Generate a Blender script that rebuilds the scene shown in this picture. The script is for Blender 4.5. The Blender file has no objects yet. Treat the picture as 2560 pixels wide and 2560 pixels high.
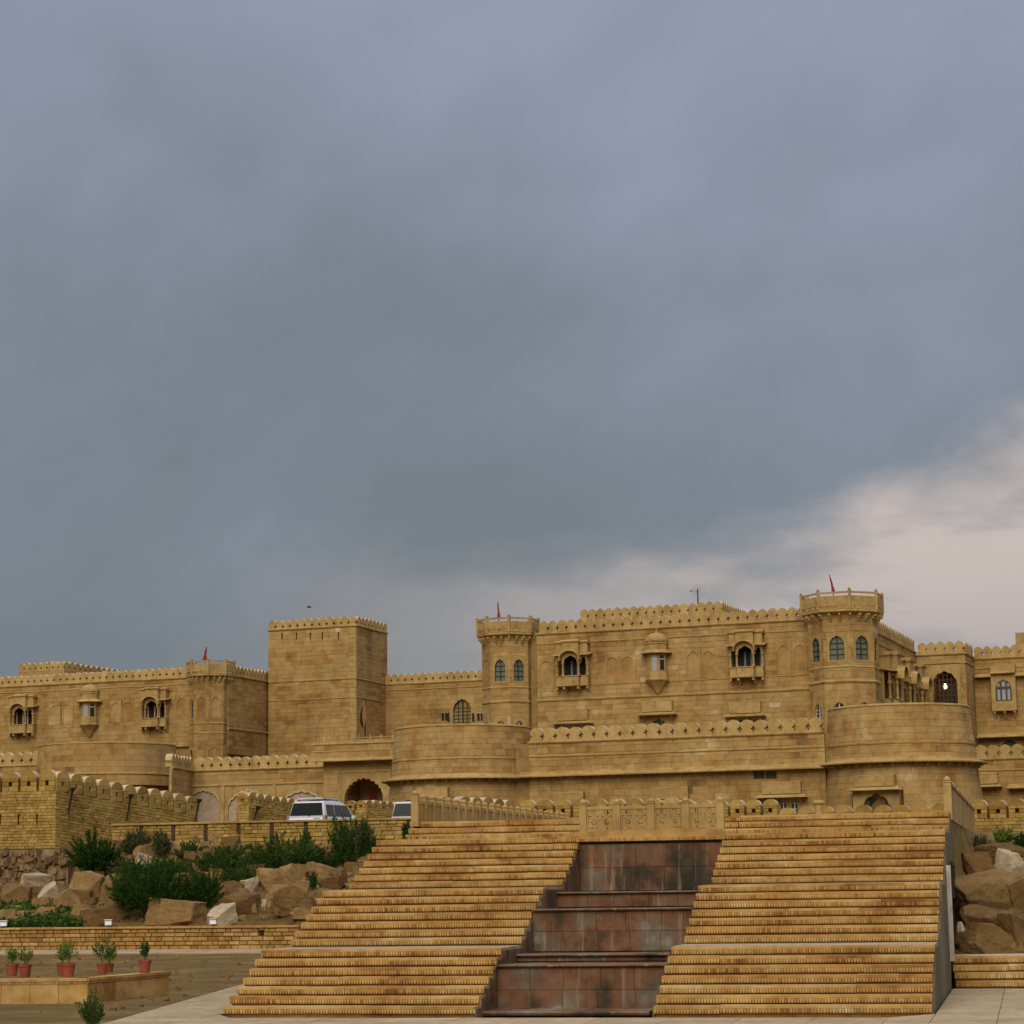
import bpy, math, random
from mathutils import Vector, Matrix, noise
RND = random.Random(11)
scene = bpy.context.scene
COL = scene.collection
rad = math.radians

# ------------------------------------------------------------------ camera
FPX, PITCH, ROLL, EYE = 5521.3, 0.1654, 0.0147, 2.241
cam_d = bpy.data.cameras.new('camera')
cam_d.sensor_width = 36.0
cam_d.lens = 36.0 * FPX / 2560.0
cam_d.clip_start, cam_d.clip_end = 0.5, 6000.0
cam = bpy.data.objects.new('camera', cam_d)
COL.objects.link(cam)
cam.matrix_world = (Matrix.Translation((0, 0, EYE)) @ Matrix.Rotation(math.pi/2 + PITCH, 4, 'X')
                    @ Matrix.Rotation(-ROLL, 4, 'Z'))
scene.camera = cam
scene.render.resolution_x = scene.render.resolution_y = 1024

# ------------------------------------------------------------------ exposure
vs = scene.view_settings
vs.view_transform = 'Standard'
vs.look = 'None'
vs.exposure = 0.6
vs.gamma = 1.0
vs.use_curve_mapping = False

# ------------------------------------------------------------------ sun
SUN_EL, SUN_AZ = 36.0, 192.0      # azimuth clockwise from +Y (view direction): behind the camera, to the left
sd = bpy.data.lights.new('sun', 'SUN')
sd.energy = 1.5
sd.angle = rad(45)
sd.color = (1.0, 0.87, 0.68)
sun = bpy.data.objects.new('sun', sd)
COL.objects.link(sun)
_s = Vector((math.sin(rad(SUN_AZ))*math.cos(rad(SUN_EL)), math.cos(rad(SUN_AZ))*math.cos(rad(SUN_EL)), math.sin(rad(SUN_EL))))
sun.rotation_euler = _s.to_track_quat('Z', 'Y').to_euler()

# ------------------------------------------------------------------ world: clouded evening sky
world = bpy.data.worlds.new('World')
scene.world = world
world.use_nodes = True
wn, wl = world.node_tree.nodes, world.node_tree.links
wn.clear()
def wmath(op, a, b=None, c=None, clamp=False):
    n = wn.new('ShaderNodeMath'); n.operation = op; n.use_clamp = clamp
    for i, q in enumerate((a, b, c)):
        if q is None: continue
        if isinstance(q, (int, float)): n.inputs[i].default_value = q
        else: wl.new(q, n.inputs[i])
    return n.outputs[0]
def wmix(fac, a, b):
    n = wn.new('ShaderNodeMix'); n.data_type = 'RGBA'
    for k, q in ((0, fac), (6, a), (7, b)):
        if isinstance(q, (int, float)): n.inputs[k].default_value = q
        elif isinstance(q, tuple): n.inputs[k].default_value = (*q, 1)
        else: wl.new(q, n.inputs[k])
    return n.outputs[2]
def wsmooth(x, a, b):
    n = wn.new('ShaderNodeMapRange'); n.interpolation_type = 'SMOOTHSTEP'
    n.inputs[1].default_value, n.inputs[2].default_value = a, b
    wl.new(x, n.inputs[0])
    return n.outputs[0]
w_out = wn.new('ShaderNodeOutputWorld'); w_bg = wn.new('ShaderNodeBackground')
w_sky = wn.new('ShaderNodeTexSky'); w_sky.sky_type = 'NISHITA'; w_sky.sun_disc = False
w_sky.sun_elevation = rad(SUN_EL); w_sky.sun_rotation = rad(SUN_AZ)
w_sky.air_density, w_sky.dust_density = 1.5, 2.0
w_tc = wn.new('ShaderNodeTexCoord')
w_sep = wn.new('ShaderNodeSeparateXYZ'); wl.new(w_tc.outputs['Generated'], w_sep.inputs[0])
dx, dy, dz = w_sep.outputs
az = wmath('ARCTAN2', dx, dy)
el = wmath('MAXIMUM', dz, 0.0)
inv = wmath('DIVIDE', 1.0, wmath('ADD', el, 0.16))
w_c = wn.new('ShaderNodeCombineXYZ')
wl.new(wmath('MULTIPLY', dx, inv), w_c.inputs[0]); wl.new(wmath('MULTIPLY', dy, inv), w_c.inputs[1])
def wnoise(vec, scale, detail, rough, dist=0.0, off=(0, 0, 0), stretch=(1, 1, 1)):
    m = wn.new('ShaderNodeMapping'); m.inputs['Location'].default_value = off; m.inputs['Scale'].default_value = stretch
    wl.new(vec, m.inputs[0])
    n = wn.new('ShaderNodeTexNoise')
    n.inputs['Scale'].default_value = scale; n.inputs['Detail'].default_value = detail
    n.inputs['Roughness'].default_value = rough; n.inputs['Distortion'].default_value = dist
    wl.new(m.outputs[0], n.inputs[0])
    return n.outputs[0]
plane = w_c.outputs[0]
w_d = wn.new('ShaderNodeCombineXYZ')
wl.new(wmath('ADD', wmath('MULTIPLY', az, 0.90), wmath('MULTIPLY', el, 0.42)), w_d.inputs[0])
wl.new(wmath('MULTIPLY', wmath('SUBTRACT', wmath('MULTIPLY', el, 0.90), wmath('MULTIPLY', az, 0.42)), 1.5), w_d.inputs[1])
n_big = wnoise(w_d.outputs[0], 4.2, 6, 0.50, 0.35, (0.62, 0.27, 0.4))
n_mid = wnoise(w_d.outputs[0], 11.0, 6, 0.5, 0.3, (3.3, 1.2, 0.0))
n_fin = wnoise(w_tc.outputs['Generated'], 13.0, 7, 0.55, 0.2, (0, 0, 0), (1, 1, 2.2))
# cloud deck: slate underside, paler blue-grey where it thins, brighter overhead
thin = wmath('ADD', wmath('MULTIPLY', n_big, 0.66), wmath('MULTIPLY', n_mid, 0.26))
thin = wmath('ADD', thin, wmath('MULTIPLY', wmath('SUBTRACT', el, 0.185), 1.40))
thin = wmath('ADD', thin, wmath('MULTIPLY', wsmooth(az, -0.1, 0.3), 0.10))
deck = wmix(wsmooth(thin, 0.32, 0.96), (0.110, 0.129, 0.149), (0.196, 0.220, 0.290))
deck = wmix(wsmooth(el, 0.38, 0.85), deck, (0.66, 0.66, 0.70))
# break near the horizon on the right: pinkish evening haze below the cloud edge
edge = wmath('ADD', wmath('MULTIPLY', wmath('MAXIMUM', wmath('SUBTRACT', wmath('MINIMUM', az, 0.5), 0.115), 0.0), 0.42), 0.154)
edge = wmath('ADD', edge, wmath('MULTIPLY', wmath('SUBTRACT', n_fin, 0.5), 0.085))
edge = wmath('ADD', edge, wmath('MULTIPLY', wmath('SUBTRACT', n_mid, 0.5), 0.06))
below = wsmooth(wmath('SUBTRACT', edge, el), -0.016, 0.048)
side = wmath('MULTIPLY', wsmooth(az, -0.19, 0.20), wsmooth(wmath('ABSOLUTE', az), 2.0, 1.0))
haze_c = wmix(wsmooth(el, 0.06, 0.15), (0.252, 0.230, 0.232), (0.378, 0.322, 0.302))
streak = wnoise(w_tc.outputs['Generated'], 6.0, 6, 0.55, 0.2, (2.0, 0, 0.31), (1, 1, 4))
haze_c = wmix(wmath('MULTIPLY', wsmooth(streak, 0.52, 0.66), 0.65), haze_c, (0.19, 0.195, 0.215))
skyc = wmix(wmath('MULTIPLY', below, side), deck, haze_c)
w_scale = wn.new('ShaderNodeVectorMath'); w_scale.operation = 'SCALE'; w_scale.inputs[3].default_value = 10.0
wl.new(skyc, w_scale.inputs[0])
final = wmix(0.97, w_sky.outputs[0], w_scale.outputs[0])
wl.new(final, w_bg.inputs[0]); w_bg.inputs[1].default_value = 0.1
wl.new(w_bg.outputs[0], w_out.inputs[0])

# ================================================================== camera rays (used to survey the place from the photograph)
_cr, _sr, _cp, _sp = math.cos(ROLL), math.sin(ROLL), math.cos(PITCH), math.sin(PITCH)
def ray(px, py):
    a, b = (px - 1280)/FPX, (1280 - py)/FPX
    u, v = a*_cr + b*_sr, -a*_sr + b*_cr
    return (u, _cp - v*_sp, _sp + v*_cp)
def at(px, py, Y):
    r = ray(px, py); t = Y/r[1]
    return (r[0]*t, Y, EYE + r[2]*t)
def atz(px, py, z):
    r = ray(px, py); t = (z - EYE)/r[2]
    return (r[0]*t, r[1]*t, z)

class Frame:
    """A plan frame: origin and rotation about z. x runs along the fronts, y away from the viewer."""
    def __init__(s, ox, oy, ang):
        s.ox, s.oy, s.ang = ox, oy, ang
        s.c, s.s = math.cos(ang), math.sin(ang)
    def W(s, x, y, z):
        return (s.ox + x*s.c - y*s.s, s.oy + x*s.s + y*s.c, z)
    def inv(s, X, Y):
        X, Y = X - s.ox, Y - s.oy
        return (X*s.c + Y*s.s, -X*s.s + Y*s.c)
    def py(s, px, py, y):          # pixel on the plane y = const -> (x, z)
        r = ray(px, py)
        ox, oy = s.inv(0, 0); dx = r[0]*s.c + r[1]*s.s; dy = -r[0]*s.s + r[1]*s.c
        t = (y - oy)/dy
        return (ox + dx*t, EYE + r[2]*t)
    def px(s, px, py, x):          # pixel on the plane x = const -> (y, z)
        r = ray(px, py)
        ox, oy = s.inv(0, 0); dx = r[0]*s.c + r[1]*s.s; dy = -r[0]*s.s + r[1]*s.c
        t = (x - ox)/dx
        return (oy + dy*t, EYE + r[2]*t)
    def at(s, px, py, Y):
        w = at(px, py, Y); a = s.inv(w[0], w[1])
        return (a[0], a[1], w[2])

TH = 0.226
ST = Frame(-5.1606, 39.2982, -TH)                       # grand stair
_o = at(1339, 1586, 152.0)
FO = Frame(_o[0], _o[1], rad(-20.0))                    # palace
WO = Frame(0, 0, 0)

# ================================================================== materials
MATS = {}
def new_mat(name):
    m = bpy.data.materials.new(name); m.use_nodes = True
    nt = m.node_tree; nt.nodes.clear()
    out = nt.nodes.new('ShaderNodeOutputMaterial'); b = nt.nodes.new('ShaderNodeBsdfPrincipled')
    nt.links.new(b.outputs[0], out.inputs[0])
    MATS[name] = m
    return m, nt, b
class NT:
    def __init__(s, nt): s.nt, s.n, s.l = nt, nt.nodes, nt.links
    def set(s, sock, q):
        if isinstance(q, (int, float)): sock.default_value = q
        elif isinstance(q, tuple): sock.default_value = (*q, 1) if len(q) == 3 else q
        else: s.l.new(q, sock)
    def math(s, op, a, b=0.0, clamp=False):
        n = s.n.new('ShaderNodeMath'); n.operation = op; n.use_clamp = clamp
        s.set(n.inputs[0], a); s.set(n.inputs[1], b)
        return n.outputs[0]
    def noise(s, scale, detail=3, rough=0.55, vec=None, stretch=None, dist=0.0):
        if vec is None: vec = s.pos()
        if stretch:
            m = s.n.new('ShaderNodeMapping'); m.inputs['Scale'].default_value = stretch
            s.l.new(vec, m.inputs[0]); vec = m.outputs[0]
        n = s.n.new('ShaderNodeTexNoise'); n.inputs['Scale'].default_value = scale
        n.inputs['Detail'].default_value = detail; n.inputs['Roughness'].default_value = rough
        n.inputs['Distortion'].default_value = dist
        s.l.new(vec, n.inputs[0])
        return n.outputs[0]
    def pos(s):
        if not hasattr(s, '_p'): s._p = s.n.new('ShaderNodeNewGeometry')
        return s._p.outputs['Position']
    def rnd(s):
        s.pos()
        o = s.n.new('ShaderNodeObjectInfo')
        return s.math('FRACT', s.math('ADD', o.outputs['Random'], s._p.outputs['Random Per Island']))
    def ramp(s, fac, stops, interp='LINEAR'):
        n = s.n.new('ShaderNodeValToRGB'); n.color_ramp.interpolation = interp
        e = n.color_ramp.elements
        while len(e) < len(stops): e.new(0.5)
        for k, (p, c) in enumerate(stops):
            e[k].position = p; e[k].color = (*c, 1)
        s.l.new(fac, n.inputs[0])
        return n.outputs[0]
    def mix(s, fac, a, b, mode='MIX'):
        n = s.n.new('ShaderNodeMix'); n.data_type = 'RGBA'; n.blend_type = mode
        s.set(n.inputs[0], fac); s.set(n.inputs[6], a); s.set(n.inputs[7], b)
        return n.outputs[2]
    def mapr(s, x, a, b, c, d):
        n = s.n.new('ShaderNodeMapRange')
        s.set(n.inputs[0], x)
        for k, q in enumerate((a, b, c, d)): n.inputs[k+1].default_value = q
        return n.outputs[0]
    def bump(s, h, strength, dist):
        n = s.n.new('ShaderNodeBump'); n.inputs['Strength'].default_value = strength; n.inputs['Distance'].default_value = dist
        s.l.new(h, n.inputs['Height'])
        return n.outputs[0]

def stone_mat(name, stops, wrnd=0.5, nscale=0.25, fine=6.0, rough=0.9, bump=0.4, bdist=0.02, streak=0.0, contrast=1.9, streak_c=(0.10, 0.06, 0.03)):
    m, nt, b = new_mat(name); k = NT(nt)
    n1 = k.noise(nscale, 3, 0.6)
    n1 = k.math('ADD', k.math('MULTIPLY', k.math('SUBTRACT', n1, 0.5), contrast), 0.5)
    v = k.math('ADD', k.math('MULTIPLY', k.rnd(), wrnd), k.math('MULTIPLY', n1, 1 - wrnd), True)
    c = k.ramp(v, stops)
    n2 = k.noise(fine, 5, 0.65)
    c = k.mix(1.0, c, k.ramp(n2, [(0.3, (0.72, 0.70, 0.68)), (0.5, (0.97, 0.97, 0.97)), (0.72, (1.14, 1.13, 1.10))]), 'MULTIPLY')
    n3 = k.noise(fine*0.22, 4, 0.6)
    c = k.mix(1.0, c, k.ramp(n3, [(0.3, (0.80, 0.76, 0.72)), (0.55, (1, 1, 1)), (0.75, (1.08, 1.08, 1.08))]), 'MULTIPLY')
    if streak:
        n4 = k.noise(1.0, 4, 0.7, stretch=(fine*0.35, fine*0.35, fine*0.04))
        c = k.mix(k.mapr(n4, 0.52, 0.74, 0.0, streak), c, streak_c)
    nt.links.new(c, b.inputs['Base Color'])
    b.inputs['Roughness'].default_value = rough
    b.inputs['Specular IOR Level'].default_value = 0.25
    nt.links.new(k.bump(k.noise(fine*4, 4, 0.7), bump, bdist), b.inputs['Normal'])
    return m
SAND = [(0.0, (0.174, 0.104, 0.040)), (0.13, (0.246, 0.146, 0.049)), (0.22, (0.323, 0.173, 0.049)), (0.31, (0.340, 0.206, 0.068)), (0.44, (0.361, 0.233, 0.083)),
        (0.68, (0.378, 0.252, 0.095)), (0.80, (0.405, 0.279, 0.114)), (0.89, (0.458, 0.340, 0.166)), (0.98, (0.540, 0.432, 0.266))]
stone_mat('ashlar', SAND, 0.50, 0.42, 1.8, streak=0.3, contrast=2.6)
SANDF = [(min(1, p*1.14), c) for p, c in SAND]
stone_mat('ashlar_far', SANDF, 0.52, 0.32, 1.4, streak=0.4, contrast=2.8)
TRIM = [(0.0, (0.325, 0.208, 0.072)), (0.5, (0.385, 0.260, 0.098)), (1.0, (0.430, 0.305, 0.130))]
stone_mat('carved', TRIM, 0.25, 0.35, 2.4, streak=0.35)
stone_mat('moulding', [(0.0, (0.37, 0.24, 0.078)), (1.0, (0.47, 0.335, 0.135))], 0.45, 0.6, 2.0, streak=0.45)
stone_mat('merlon_edge', [(0.0, (0.47, 0.35, 0.19)), (1.0, (0.60, 0.48, 0.30))], 0.3, 0.8, 3.0, bump=0.2)
stone_mat('joint', [(0.0, (0.24, 0.152, 0.050)), (1.0, (0.33, 0.212, 0.074))], 0.1, 0.4, 2.0)
stone_mat('plaster', [(0.0, (0.42, 0.32, 0.20)), (1.0, (0.60, 0.48, 0.35))], 0.3, 0.8, 3.0, bump=0.2)
stone_mat('plaster_grey', [(0.0, (0.36, 0.28, 0.20)), (1.0, (0.43, 0.345, 0.26))], 0.2, 0.8, 5.0, bump=0.5)
GOLD = [(0.0, (0.190, 0.108, 0.024)), (0.25, (0.300, 0.185, 0.045)), (0.5, (0.365, 0.238, 0.064)), (0.75, (0.405, 0.275, 0.080)), (1.0, (0.490, 0.355, 0.140))]
stone_mat('rough_brick', GOLD, 0.6, 0.5, 5.0, bump=0.8, bdist=0.03)
stone_mat('rough_brick_joint', [(0.0, (0.135, 0.080, 0.025)), (1.0, (0.19, 0.115, 0.040))], 0.1, 0.6, 5.0)
stone_mat('wall_brick', [(0.0, (0.215, 0.105, 0.026)), (0.3, (0.33, 0.185, 0.052)), (0.65, (0.40, 0.245, 0.080)), (1.0, (0.52, 0.36, 0.15))], 0.65, 0.7, 9.0, bump=0.8)
STEP = [(0.0, (0.142, 0.062, 0.020)), (0.16, (0.249, 0.117, 0.033)), (0.30, (0.351, 0.188, 0.053)), (0.46, (0.410, 0.246, 0.076)), (0.64, (0.448, 0.288, 0.100)), (0.82, (0.484, 0.335, 0.135)), (0.93, (0.503, 0.385, 0.199)), (1.0, (0.541, 0.442, 0.266))]
stone_mat('step_stone', STEP, 0.46, 1.1, 4.0, bump=0.6, bdist=0.008, streak=0.0, contrast=2.6)
stone_mat('step_core', [(0.0, (0.20, 0.09, 0.025)), (1.0, (0.34, 0.18, 0.055))], 0.1, 0.8, 7.0)
stone_mat('paving', [(0.0, (0.29, 0.218, 0.125)), (0.5, (0.355, 0.275, 0.170)), (1.0, (0.42, 0.34, 0.225))], 0.3, 0.6, 4.0, rough=0.8, bump=0.2)
m = stone_mat('cascade_stone', [(0.0, (0.038, 0.030, 0.019)), (0.22, (0.081, 0.050, 0.028)), (0.42, (0.162, 0.074, 0.036)), (0.60, (0.166, 0.096, 0.057)), (0.76, (0.142, 0.118, 0.081)), (1.0, (0.257, 0.220, 0.170))], 0.22, 1.1, 4.0, rough=0.9, bump=0.5, streak=0.6, contrast=3.0, streak_c=(0.028, 0.026, 0.019))
_k = NT(m.node_tree); _b = [n for n in m.node_tree.nodes if n.type == 'BSDF_PRINCIPLED'][0]; _c = _b.inputs['Base Color'].links[0].from_socket
_n = _k.noise(1.0, 5, 0.75, stretch=(5.5, 5.5, 0.35), dist=0.3)
m.node_tree.links.new(_k.mix(_k.mapr(_n, 0.56, 0.70, 0.0, 0.75), _c, (0.30, 0.245, 0.175)), _b.inputs['Base Color'])
stone_mat('cascade_grout', [(0.0, (0.14, 0.085, 0.045)), (1.0, (0.24, 0.16, 0.095))], 0.1, 2.0, 5.0)
stone_mat('concrete', [(0.0, (0.085, 0.072, 0.042)), (0.5, (0.140, 0.120, 0.072)), (1.0, (0.200, 0.175, 0.110))], 0.1, 0.7, 4.0, streak=0.6, streak_c=(0.06, 0.055, 0.035))
stone_mat('pale_stone', [(0.0, (0.40, 0.36, 0.30)), (1.0, (0.52, 0.48, 0.42))], 0.1, 1.0, 4.0)
stone_mat('rubble', [(0.0, (0.070, 0.042, 0.020)), (0.45, (0.165, 0.098, 0.046)), (0.8, (0.235, 0.155, 0.078)), (1.0, (0.40, 0.31, 0.20))], 0.75, 1.0, 6.0, bump=0.8)
stone_mat('rock', [(0.0, (0.132, 0.076, 0.026)), (0.35, (0.226, 0.136, 0.048)), (0.7, (0.319, 0.202, 0.079)), (1.0, (0.440, 0.310, 0.155))], 0.55, 1.3, 7.0, bump=0.9, bdist=0.08)
stone_mat('rock_brown', [(0.0, (0.105, 0.056, 0.019)), (0.5, (0.187, 0.105, 0.036)), (1.0, (0.286, 0.172, 0.065))], 0.5, 1.3, 7.0, bump=0.9, bdist=0.08)
stone_mat('rock_pale', [(0.0, (0.32, 0.245, 0.14)), (1.0, (0.52, 0.43, 0.30))], 0.4, 1.3, 7.0, bump=0.7, bdist=0.06)
stone_mat('soil', [(0.0, (0.090, 0.054, 0.013)), (0.5, (0.160, 0.100, 0.025)), (1.0, (0.245, 0.168, 0.055))], 0.0, 0.6, 5.0, bump=1.0, bdist=0.05)
stone_mat('terracotta', [(0.0, (0.20, 0.050, 0.022)), (1.0, (0.32, 0.085, 0.040))], 0.5, 2.0, 12.0, bump=0.2, bdist=0.003)

def flat_mat(name, col, rough=0.5, metal=0.0, var=0.0, spec=0.4, scale=3.0):
    m, nt, b = new_mat(name); k = NT(nt)
    if var:
        c = k.mix(k.noise(scale, 4, 0.6), tuple(x*(1-var) for x in col), tuple(min(1, x*(1+var)) for x in col))
        nt.links.new(c, b.inputs['Base Color'])
    else:
        b.inputs['Base Color'].default_value = (*col, 1)
    b.inputs['Roughness'].default_value = rough; b.inputs['Metallic'].default_value = metal
    b.inputs['Specular IOR Level'].default_value = spec
    return m
flat_mat('iron', (0.018, 0.014, 0.010), 0.7, 0.2, 0.3)
flat_mat('iron_rust', (0.055, 0.028, 0.012), 0.8, 0.1, 0.4)
flat_mat('wood_and_shade', (0.022, 0.015, 0.010), 0.7, 0, 0.3)  # pole wood; also painted shade behind balcony openings and the grille
flat_mat('green_wood', (0.020, 0.032, 0.020), 0.6, 0, 0.3)
flat_mat('grey_wood', (0.060, 0.062, 0.048), 0.7, 0, 0.3)
flat_mat('white_wood', (0.52, 0.47, 0.40), 0.6, 0, 0.15)
flat_mat('glass_dull', (0.130, 0.132, 0.095), 0.55, 0, 0.25, 0.3)
flat_mat('glass_dark', (0.012, 0.014, 0.014), 0.12, 0, 0.2, 0.5)
flat_mat('glass_curtain', (0.30, 0.31, 0.32), 0.5, 0, 0.2, 0.5)
flat_mat('curtain', (0.20, 0.23, 0.22), 0.8, 0, 0.3, 0.2, 6.0)
flat_mat('red_cloth', (0.22, 0.020, 0.014), 0.8, 0, 0.3, 0.2)
flat_mat('dark_cloth', (0.030, 0.012, 0.014), 0.8, 0, 0.3, 0.2)
flat_mat('saffron_cloth', (0.26, 0.12, 0.05), 0.8, 0, 0.3, 0.2)
flat_mat('car_white', (0.58, 0.60, 0.68), 0.22, 0, 0.03, 0.5)
flat_mat('car_glass', (0.016, 0.021, 0.018), 0.12, 0, 0.0, 0.10)
flat_mat('car_trim', (0.020, 0.020, 0.022), 0.5)
flat_mat('tyre', (0.015, 0.015, 0.015), 0.85)
flat_mat('rim', (0.35, 0.35, 0.36), 0.35, 0.8)
flat_mat('tail_light', (0.12, 0.012, 0.010), 0.2, 0, 0, 0.5)
flat_mat('lamp_metal', (0.62, 0.66, 0.74), 0.3, 0.0, 0.05)
flat_mat('lamp_glass', (0.75, 0.78, 0.84), 0.1, 0, 0.0)
flat_mat('dish_mesh', (0.20, 0.20, 0.19), 0.6, 0.4)
flat_mat('bark', (0.075, 0.050, 0.028), 0.9, 0, 0.3)
flat_mat('bird', (0.02, 0.018, 0.016), 0.8)
flat_mat('skin', (0.22, 0.11, 0.06), 0.6)

def leaf_mat(name, dark, light):
    m, nt, b = new_mat(name); k = NT(nt)
    v = k.math('ADD', k.math('MULTIPLY', k.rnd(), 0.6), k.math('MULTIPLY', k.noise(2.2, 3), 0.4))
    nt.links.new(k.ramp(v, [(0.15, dark), (0.85, light)]), b.inputs['Base Color'])
    b.inputs['Roughness'].default_value = 0.9; b.inputs['Specular IOR Level'].default_value = 0.05
    tr = nt.nodes.new('ShaderNodeBsdfTranslucent'); tr.inputs[0].default_value = (*light, 1)
    mx = nt.nodes.new('ShaderNodeMixShader'); mx.inputs[0].default_value = 0.25
    out = [n for n in nt.nodes if n.type == 'OUTPUT_MATERIAL'][0]
    nt.links.new(b.outputs[0], mx.inputs[1]); nt.links.new(tr.outputs[0], mx.inputs[2]); nt.links.new(mx.outputs[0], out.inputs[0])
leaf_mat('leaf_dark', (0.008, 0.024, 0.005), (0.040, 0.092, 0.013))
leaf_mat('leaf_mid', (0.016, 0.038, 0.008), (0.068, 0.125, 0.022))
leaf_mat('leaf_light', (0.075, 0.115, 0.018), (0.190, 0.245, 0.048))
leaf_mat('leaf_olive', (0.040, 0.055, 0.022), (0.095, 0.110, 0.045))
leaf_mat('grass_dry', (0.085, 0.075, 0.025), (0.190, 0.165, 0.065))
m, nt, b = new_mat('bulb')
b.inputs['Base Color'].default_value = (1, 0.8, 0.5, 1)
b.inputs['Emission Color'].default_value = (1.0, 0.62, 0.22, 1); b.inputs['Emission Strength'].default_value = 6.0

# ================================================================== mesh tools
class Face:
    """A flat wall face in a plan frame: s along the wall, d outward, z up."""
    def __init__(s, x, y, dx=1.0, dy=0.0):
        l = math.hypot(dx, dy); s.x, s.y, s.dx, s.dy = x, y, dx/l, dy/l
        s.ang = math.atan2(s.dy, s.dx); s.nseg = 1; s.sl = 0.0
    def P(s, t, d, z):
        return (s.x + t*s.dx + d*s.dy, s.y + t*s.dy - d*s.dx, z + t*s.sl)
class Cyl:
    """A round wall face: s is arc length on the base radius, measured from angle a0."""
    def __init__(s, x, y, R, a0=-math.pi, rfun=None, seg=0.35):
        s.x, s.y, s.R, s.a0, s.rf, s.seg = x, y, R, a0, rfun or (lambda z: R), seg
        s.nseg = 3
    def P(s, t, d, z):
        a = s.a0 + t/s.R; r = s.rf(z) + d
        return (s.x + r*math.cos(a), s.y + r*math.sin(a), z)

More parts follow.
